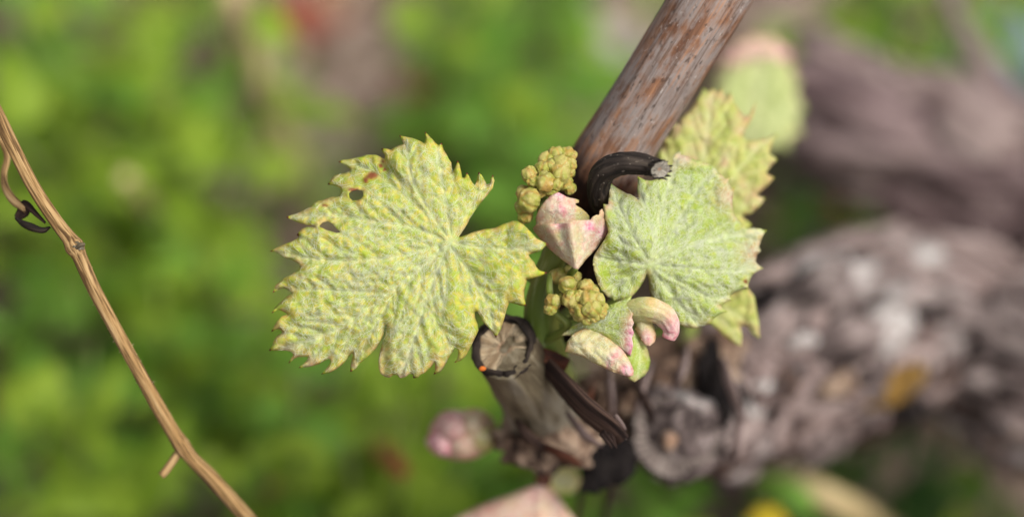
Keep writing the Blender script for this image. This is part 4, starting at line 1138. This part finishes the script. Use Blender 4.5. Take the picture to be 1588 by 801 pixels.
# ------------------------------------------------------------------ weeds, straw and litter on the ground
def leaflet_mesh(name, mat, lobes, ln, seed):
    """one lobed leaf lying along +X, bent and cupped"""
    r = np.random.default_rng(seed)
    V, F = [], []
    for (ox, oy, a, l, w) in lobes:
        n = 7; o = len(V)
        for i in range(n):
            t = i / (n - 1)
            hw = w * math.sin(math.pi * min(1, t * 0.92 + 0.06)) ** 0.75
            cx = ox + math.cos(a) * l * t; cy = oy + math.sin(a) * l * t
            z = 0.10 * l - 0.30 * l * (t - 0.45) ** 2 - 0.55 * (cx * cx)
            nx, ny = -math.sin(a), math.cos(a)
            V += [(cx + nx * hw, cy + ny * hw, z + 0.28 * hw), (cx, cy, z), (cx - nx * hw, cy - ny * hw, z + 0.28 * hw)]
        for i in range(n - 1):
            for j in (0, 1):
                F.append((o + i * 3 + j, o + (i + 1) * 3 + j, o + (i + 1) * 3 + j + 1, o + i * 3 + j + 1))
    # stalk
    o = len(V); w = 0.03
    for t in (0, 0.5, 1.0):
        V += [(-0.55 + 0.6 * t, w, -0.02), (-0.55 + 0.6 * t, -w, -0.02), (-0.55 + 0.6 * t, 0, 0.035)]
    for i in (0, 1):
        for j in range(3):
            F.append((o + i * 3 + j, o + i * 3 + (j + 1) % 3, o + (i + 1) * 3 + (j + 1) % 3, o + (i + 1) * 3 + j))
    V = np.array(V) * ln + np.array([0.55 * ln, 0, 0])
    return mesh_from(name, V, F, mat)


palm = [(0, 0, a, l, 0.17) for a, l in ((0, 1.0), (0.75, 0.85), (-0.75, 0.85), (1.5, 0.6), (-1.5, 0.6))]
pinn = [(0.05 + 0.18 * i, 0, s * (1.05 - 0.12 * i), 0.5 - 0.05 * i, 0.11) for i in range(5) for s in (-1, 1)] + [(0.85, 0, 0, 0.35, 0.11), (0, 0, 0, 0.9, 0.04)]
oval = [(0, 0, 0, 1.0, 0.24)]
heart = [(0, 0, 0.25, 0.9, 0.26), (0, 0, -0.25, 0.9, 0.26)]
blade = [(0, 0, 0, 2.2, 0.09)]
LM = {}
for tone in ('weed_bright', 'weed_mid', 'weed_dark'):
    for nm, lb, ln in (('palm', palm, 0.016), ('pinnate', pinn, 0.024), ('oval', oval, 0.020), ('heart', heart, 0.017), ('blade', blade, 0.026)):
        LM[(tone, nm)] = leaflet_mesh('weed_leaf_' + nm, M[tone], lb, ln, 3)
STEM_MESH = {}


def weed(x, y, h, kind, tone, nleaf, seed, label, group, scale=1.0):
    r = np.random.default_rng(seed)
    o = thing('weed', label, 'weed', (x, y, 0.0), group)
    lean = r.normal(0, 0.14, 2)
    path = spline(np.array([[0, 0, -0.006], [lean[0] * h * 0.3, lean[1] * h * 0.3, h * 0.5], [lean[0] * h, lean[1] * h, h]]), 7)
    V, F, G = tube_geo(path, np.linspace(0.0011, 0.0006, 7) * scale, 6)
    s = bpy.data.objects.new('stem', mesh_from('weed_stem', V, F, M['weed_stem'])); COL.objects.link(s); s.parent = o
    me = LM[(tone, kind)]
    a = r.uniform(0, 6.28)
    for i in range(nleaf):
        t = 0.18 + 0.82 * (i + 0.5 * r.uniform()) / nleaf
        p = np.array([np.interp(t, np.linspace(0, 1, 7), path[:, j]) for j in range(3)])
        a += 2.4 + r.normal(0, 0.25)
        l = bpy.data.objects.new('leaf', me); COL.objects.link(l); l.parent = o
        l.location = p
        l.rotation_euler = (r.normal(0, 0.2), -r.uniform(0.0, 0.7) - 0.25 * t, a)
        k = scale * r.uniform(0.7, 1.2) * (1.1 - 0.3 * t)
        l.scale = (k, k, k)
    return o


TONE = {'weed_bright': 'bright yellow-green', 'weed_mid': 'fresh green', 'weed_dark': 'dark green'}
KIND = {'pinnate': 'feathery-leaved', 'palm': 'lobed-leaved', 'oval': 'oval-leaved', 'heart': 'broad-leaved', 'blade': 'grassy'}
# (px, py, spread px, plants, tone, leaf kinds, height range, landmark)
LW = {'a': 'beyond the slanting dry stalk', 'b': 'beside the leaning straw stalk', 'c': 'beyond the upper flower cluster', 'd': 'under the large downy leaf', 'e': 'round the reddish stalk below the large leaf',
      'f': 'below the slanting dry stalk', 'g': 'under the dark hollow of the vine head', 'h': 'in the shade under the gnarled vine arm', 'i': 'beyond the dark old vine trunk', 'j': 'between the two old vine trunks', 'k': 'outside the vine row'}
patches = [
    (40, 60, 80, 4, 'weed_mid', 'pinnate palm', (.06, .12), 'a'), (170, 30, 50, 3, 'weed_bright', 'pinnate oval', (.06, .12), 'a'), (250, 110, 60, 7, 'weed_bright', 'pinnate palm', (.06, .13), 'a'), (50, 190, 60, 6, 'weed_bright', 'palm oval', (.06, .11), 'a'),
    (190, 210, 70, 7, 'weed_bright', 'pinnate palm', (.06, .13), 'a'), (300, 170, 35, 4, 'weed_bright', 'pinnate oval', (.08, .14), 'b'), (285, 285, 30, 3, 'weed_bright', 'palm', (.06, .1), 'b'),
    (455, 150, 30, 3, 'weed_mid', 'oval palm', (.04, .09), 'b'), (380, 260, 20, 1, 'weed_mid', 'oval', (.04, .07), 'b'),
    (690, 70, 50, 4, 'weed_mid', 'palm heart', (.05, .1), 'c'), (780, 110, 60, 5, 'weed_mid', 'palm heart', (.05, .1), 'c'), (720, 170, 50, 4, 'weed_mid', 'palm oval', (.05, .1), 'c'), (830, 170, 30, 3, 'weed_mid', 'palm', (.05, .1), 'c'), (835, 205, 18, 4, 'weed_bright', 'heart', (.08, .12), 'c'), (870, -5, 20, 6, 'weed_mid', 'heart oval', (.06, .1), 'c'),
    (800, 310, 30, 3, 'weed_mid', 'palm oval', (.06, .1), 'c'),
    (70, 500, 60, 4, 'weed_mid', 'palm pinnate', (.05, .1), 'f'), (260, 430, 60, 4, 'weed_bright', 'palm oval', (.05, .1), 'a'), (370, 480, 60, 4, 'weed_bright', 'palm oval', (.05, .11), 'd'), (150, 640, 50, 3, 'weed_mid', 'palm pinnate', (.05, .1), 'f'),
    (140, 740, 65, 9, 'weed_bright', 'pinnate palm', (.07, .13), 'f'), (275, 590, 30, 2, 'weed_mid', 'palm oval', (.05, .1), 'a'), (20, 430, 40, 1, 'weed_mid', 'oval', (.05, .09), 'a'),
    (420, 570, 50, 7, 'weed_bright', 'heart oval', (.06, .12), 'd'), (420, 690, 35, 8, 'weed_bright', 'heart palm', (.08, .14), 'e'), (560, 620, 60, 10, 'weed_bright', 'heart oval', (.06, .12), 'e'), (660, 600, 60, 9, 'weed_bright', 'heart palm', (.06, .12), 'd'), (590, 770, 60, 9, 'weed_bright', 'heart oval', (.06, .12), 'e'), (720, 750, 50, 8, 'weed_bright', 'heart palm', (.06, .11), 'e'), (680, 690, 40, 7, 'weed_bright', 'heart palm', (.06, .11), 'e'),
    (650, 470, 80, 3, 'weed_mid', 'heart oval', (.05, .1), 'd'), (760, 640, 30, 2, 'weed_mid', 'heart oval', (.05, .1), 'd'),
    (960, 785, 50, 7, 'weed_mid', 'oval blade', (.07, .12), 'g'), (1080, 780, 50, 8, 'weed_mid', 'oval heart', (.07, .12), 'g'), (1150, 790, 30, 3, 'weed_mid', 'oval', (.07, .12), 'g'), (840, 800, 30, 2, 'weed_mid', 'oval', (.06, .1), 'g'),
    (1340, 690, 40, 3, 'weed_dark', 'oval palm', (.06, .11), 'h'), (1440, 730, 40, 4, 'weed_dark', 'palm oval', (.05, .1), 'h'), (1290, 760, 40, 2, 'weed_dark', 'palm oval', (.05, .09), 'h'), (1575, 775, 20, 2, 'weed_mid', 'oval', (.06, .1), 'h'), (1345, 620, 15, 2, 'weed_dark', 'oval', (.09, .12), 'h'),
    (1370, 50, 35, 12, 'weed_mid', 'heart oval', (.08, .13), 'i'), (1365, 10, 30, 4, 'weed_bright', 'heart', (.08, .12), 'i'), (1540, 20, 40, 3, 'weed_mid', 'oval blade', (.05, .1), 'i'), (1240, 340, 40, 2, 'weed_dark', 'oval', (.04, .08), 'j'),
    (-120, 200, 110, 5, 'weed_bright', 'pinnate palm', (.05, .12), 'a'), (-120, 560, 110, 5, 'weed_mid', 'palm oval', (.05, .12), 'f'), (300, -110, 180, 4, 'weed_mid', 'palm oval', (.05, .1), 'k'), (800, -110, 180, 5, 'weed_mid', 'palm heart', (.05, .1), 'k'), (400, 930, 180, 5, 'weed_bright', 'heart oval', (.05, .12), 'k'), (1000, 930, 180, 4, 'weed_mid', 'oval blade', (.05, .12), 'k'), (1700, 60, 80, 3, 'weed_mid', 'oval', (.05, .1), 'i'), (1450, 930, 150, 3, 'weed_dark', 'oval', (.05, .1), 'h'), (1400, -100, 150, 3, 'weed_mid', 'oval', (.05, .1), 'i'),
]
bare = [(110, 100, 52), (385, 110, 70), (350, 330, 55), (400, 300, 55), (540, 50, 100), (590, 150, 80), (620, 230, 60), (730, 255, 48), (935, 80, 85), (345, 680, 68), (215, 565, 60), (500, 740, 46),
        (20, 640, 52), (60, 790, 34), (1230, 60, 70), (1450, 60, 40), (120, 330, 55), (40, 390, 55), (375, 735, 45), (1500, 780, 50), (220, 400, 30), (700, 0, 30), (700, 440, 60), (340, 260, 30), (440, 330, 60), (520, 300, 70), (480, 400, 40), (645, 300, 40), (400, 20, 50), (660, 20, 30), (150, 390, 40), (10, 330, 50), (300, 720, 30), (330, 540, 22), (300, 350, 25), (80, 365, 85), (150, 300, 40), (420, 420, 40)]   # soil shows here
wr = np.random.default_rng(99)
seed = 1000
for (px, py, sprd, n, tone, kinds, hr, lw) in patches:
    ks = kinds.split()
    for i in range(int(n * 0.78 + 0.5)):
        h = wr.uniform(*hr)
        for tr in range(30):
            ux, uy = px + wr.uniform(-1, 1) * sprd, py + wr.uniform(-1, 1) * sprd * 0.8
            if all((ux - bx) ** 2 + (uy - by) ** 2 > (br + 14) ** 2 for bx, by, br in bare): break
        else: continue
        q = ground_hit(ux, uy, h * 0.8)
        tn = tone
        if tone == 'weed_bright' and wr.uniform() < 0.25: tn = 'weed_mid'
        if tone == 'weed_mid' and wr.uniform() < 0.15: tn = 'weed_bright'
        k = ks[i % len(ks)]
        lb = '%s %s weed growing %s' % (TONE[tn], KIND[k], LW[lw])
        weed(q[0], q[1], h, k, tn, int(wr.integers(5, 8)), seed, lb, '%s weeds %s' % (TONE[tn], LW[lw]), wr.uniform(0.55, 0.95))
        seed += 1


# dry stalks lying or standing in the background: each its own thing
def stalk(pts, rpx, mat, label, group=None, name='straw_stalk', cat='dry stalk', z0=True):
    """pts: (px, py, height above ground m)"""
    w = np.array([ground_hit(a, b_, c) for a, b_, c in pts])
    path = spline(w, 26)
    dep = np.linalg.norm(path - CAM, axis=1)
    V, F, G = tube_geo(path, rpx * S * dep / D, 9, lambda G, A, L: 1 + 0.12 * fbm(np.stack([np.cos(A), np.sin(A), L * 120], -1), 2, 2))
    o = tag(mk(name, V - w[0] * np.array([1, 1, 0]), F, mat, None, {'grain': G}), label, cat, group)
    o.location = (w[0][0], w[0][1], 0)
    return o


stalk([(300, 420, 0.0), (235, 330, .07), (195, 275, .12)], 12, M['straw'], 'pale straw stalk ending bluntly among bright weeds left of the large leaf')
stalk([(500, 340, 0.0), (430, 190, .07), (372, 30, .11), (350, -40, .12)], 19, M['straw'], 'long thick pale straw stalk leaning up behind the large leaf')
stalk([(400, 840, 0.0), (412, 780, .06), (422, 752, .085)], 10, M['drystem'], 'short tan upright stalk beside the foot of the slanting dry stem')
stalk([(1180, 745, 0.05), (1215, 742, .09), (1270, 762, .10), (1345, 805, .08), (1420, 860, -.005)], 21, M['straw'], 'arched pale yellow straw stalk below the gnarled vine arm')
stalk([(530, 620, 0.0), (560, 670, .05), (600, 705, .10), (622, 728, .12)], 14, M['red_stem'], 'reddish brown stalk among green weeds below the large leaf')
stalk([(470, 120, .0), (520, 60, .02), (580, 20, .02), (650, -20, .0)], 15, M['dry_leaf_tan'], 'grey dry stalk lying on the dark soil above the large leaf')
stalk([(480, 40, .0), (545, 85, .015), (600, 120, .0)], 9, M['dry_leaf_tan'], 'short grey stalk crossing another on bare dark soil')
stalk([(0, 400, .0), (80, 430, .02), (200, 470, .01)], 9, M['straw'], 'straw stalk lying flat beneath the slanting dry stem')


def near_what(px):
    return 'beyond the slanting dry stalk' if px < 300 else 'by the straw stalks behind the large leaf' if px < 700 else 'behind the brown cane' if px < 1100 else 'beside the dark old vine trunk'


def dry_leaf(px, py, size, mat, label, group, seed):
    r = np.random.default_rng(seed)
    g = ground_hit(px, py, 0.012)
    n = 10
    u = np.linspace(-1, 1, n)
    U_, W_ = np.meshgrid(u, u)
    hw = np.sqrt(np.clip(1 - U_ ** 2, 0.02, 1)) * 0.62 * (1 + 0.18 * np.sin(U_ * 9 + seed))
    X = U_ * size; Y = W_ * hw * size
    Z = size * (0.22 * U_ ** 2 + 0.35 * W_ ** 2 * hw + 0.10 * np.sin(U_ * 5 + W_ * 3 + seed)) + 0.004
    V = np.stack([X, Y, Z], -1).reshape(-1, 3)
    F = [(j * n + i, j * n + i + 1, (j + 1) * n + i + 1, (j + 1) * n + i) for j in range(n - 1) for i in range(n - 1)]
    o = bpy.data.objects.new('dry_leaf', mesh_from('dry_leaf', V, F, mat)); COL.objects.link(o)
    o.location = (g[0], g[1], 0.001); o.rotation_euler = (r.normal(0, 0.15), r.normal(0, 0.15), r.uniform(0, 6.28))
    sm = o.modifiers.new('thickness', 'SOLIDIFY'); sm.thickness = 0.0005
    tag(o, label, 'dry leaf', group)


for i, (px, py, s_) in enumerate([(485, 18, .016), (440, 12, .010), (612, 128, .014), (345, 345, .016), (22, 640, .014), (600, 180, .01), (320, 330, .010), (545, 30, .012), (1310, 292, .007), (330, 380, .012)]):
    dry_leaf(px, py, s_, M['dry_leaf_red'], 'curled red-brown dry leaf on the soil ' + near_what(px), 'red-brown dry leaves ' + near_what(px), 300 + i)
for i, (px, py, s_) in enumerate([(120, 110, .016), (540, 70, .014), (560, 165, .02), (420, 90, .016), (470, 300, .02), (440, 340, .016), (400, 210, .018), (520, 120, .02), (600, 60, .018), (150, 400, .014), (60, 350, .016), (120, 340, .014), (500, 250, .016), (930, 60, .022), (960, 110, .018), (905, 140, .016), (990, 30, .018), (340, 640, .016), (360, 700, .018), (330, 740, .014), (180, 560, .010), (350, 260, .015), (330, 300, .012), (30, 420, .012), (240, 560, .012), (1230, 20, .02), (1270, 60, .018), (1450, 90, .018), (880, 100, .016), (520, 210, .014), (640, 20, .014)]):
    dry_leaf(px, py, s_, M['dry_leaf_tan'], 'curled greyish-tan dry leaf on the soil ' + near_what(px), 'greyish-tan dry leaves ' + near_what(px), 400 + i)


def stone(px, py, size, mat, label, group, seed):
    g = ground_hit(px, py, size * 0.5)
    v = ICO_V[:162] if False else ICO_V
    k = 1 + 0.25 * fbm(v * 1.3 + seed, seed, 3)
    V = v * k[:, None] * np.array([1.0, 0.8, 0.6]) * size
    o = bpy.data.objects.new('stone', mesh_from('stone', V, ICO_F, mat)); COL.objects.link(o)
    o.location = (g[0], g[1], size * 0.35); o.rotation_euler = (0, 0, seed)
    tag(o, label, 'stone', group)


for i, (px, py, s_) in enumerate([(340, 265, .010), (915, 40, .013), (950, 85, .012), (890, 60, .010), (1000, 90, .010)]):
    stone(px, py, s_, M['stone'], 'pale grey stone on the soil ' + near_what(px), 'pale grey stones ' + near_what(px), i)
stone(1580, 55, .022, M['blue'], 'bluish grey stone beside the far old vine trunk', None, 9)

# yellow flower at the bottom
g = ground_hit(1190, 806, 0.10)
fl = thing('yellow_flower', 'small yellow weed flower under the arched straw stalk', 'flower', (g[0], g[1], 0))
V, F, G = tube_geo(spline(np.array([[0.01, 0.005, -0.005], [0.004, 0.003, 0.05], [0, 0, 0.098]]), 10), np.full(10, 0.0009), 7)
mk('stem', V + np.array([g[0], g[1], 0]), F, M['weed_stem'], fl)
pm = leaflet_mesh('petal', M['petal'], [(0, 0, 0, 1.0, 0.3)], 0.005, 1)
for i in range(8):
    l = bpy.data.objects.new('petal', pm); COL.objects.link(l); l.parent = fl
    l.location = (-0.003 * math.cos(i * 0.785), -0.003 * math.sin(i * 0.785), 0.099); l.rotation_euler = (0, -0.25, i * 0.785)

# crumbs of bark, straw and soil between the weeds
lr = np.random.default_rng(5)
N = 5200
cx = lr.uniform(-0.42, 0.42, N); cy = lr.uniform(-0.05, 0.75, N)
a = lr.uniform(0, 6.28, N); ln = lr.uniform(0.003, 0.016, N); wd = lr.uniform(0.0008, 0.0028, N); hh = lr.uniform(0.001, 0.003, N)
z = lr.uniform(0.0, 0.006, N); ti = lr.normal(0, 0.2, N)
ca, sa = np.cos(a), np.sin(a)
V = []
for (u, v_, w) in ((-1, -1, 0), (1, -.6, 0), (1, .6, 0), (-1, 1, 0), (-.8, 0, 1), (.7, 0, 1)):
    V.append(np.stack([cx + u * ln * ca - v_ * wd * sa, cy + u * ln * sa + v_ * wd * ca, z + w * hh + u * ln * ti * 0.5], 1))
V = np.stack(V, 1).reshape(-1, 3)
F = []
for q in ((0, 3, 2, 1), (0, 1, 5, 4), (2, 3, 4, 5), (1, 2, 5), (3, 0, 4)):
    F += [tuple(i * 6 + k for k in q) for i in range(N)]
rnd = np.repeat(lr.uniform(0, 1, N), 6)
b = NB('litter'); t_ = b.attr('tone')
c = b.mix(b.ramp(t_, 0.0, 0.6), srgb(58, 44, 38), srgb(140, 120, 106)); c = b.mix(b.ramp(t_, 0.75, 1.0), c, srgb(190, 172, 138))
M['litter'] = b.finish(c, 0.8, 0.2)
o = mk('leaf_litter', V, F, M['litter'], None, {'tone': rnd}, False, 'stuff')
tag(o, 'crumbs of bark and straw scattered over the soil', 'litter', None, 'stuff')
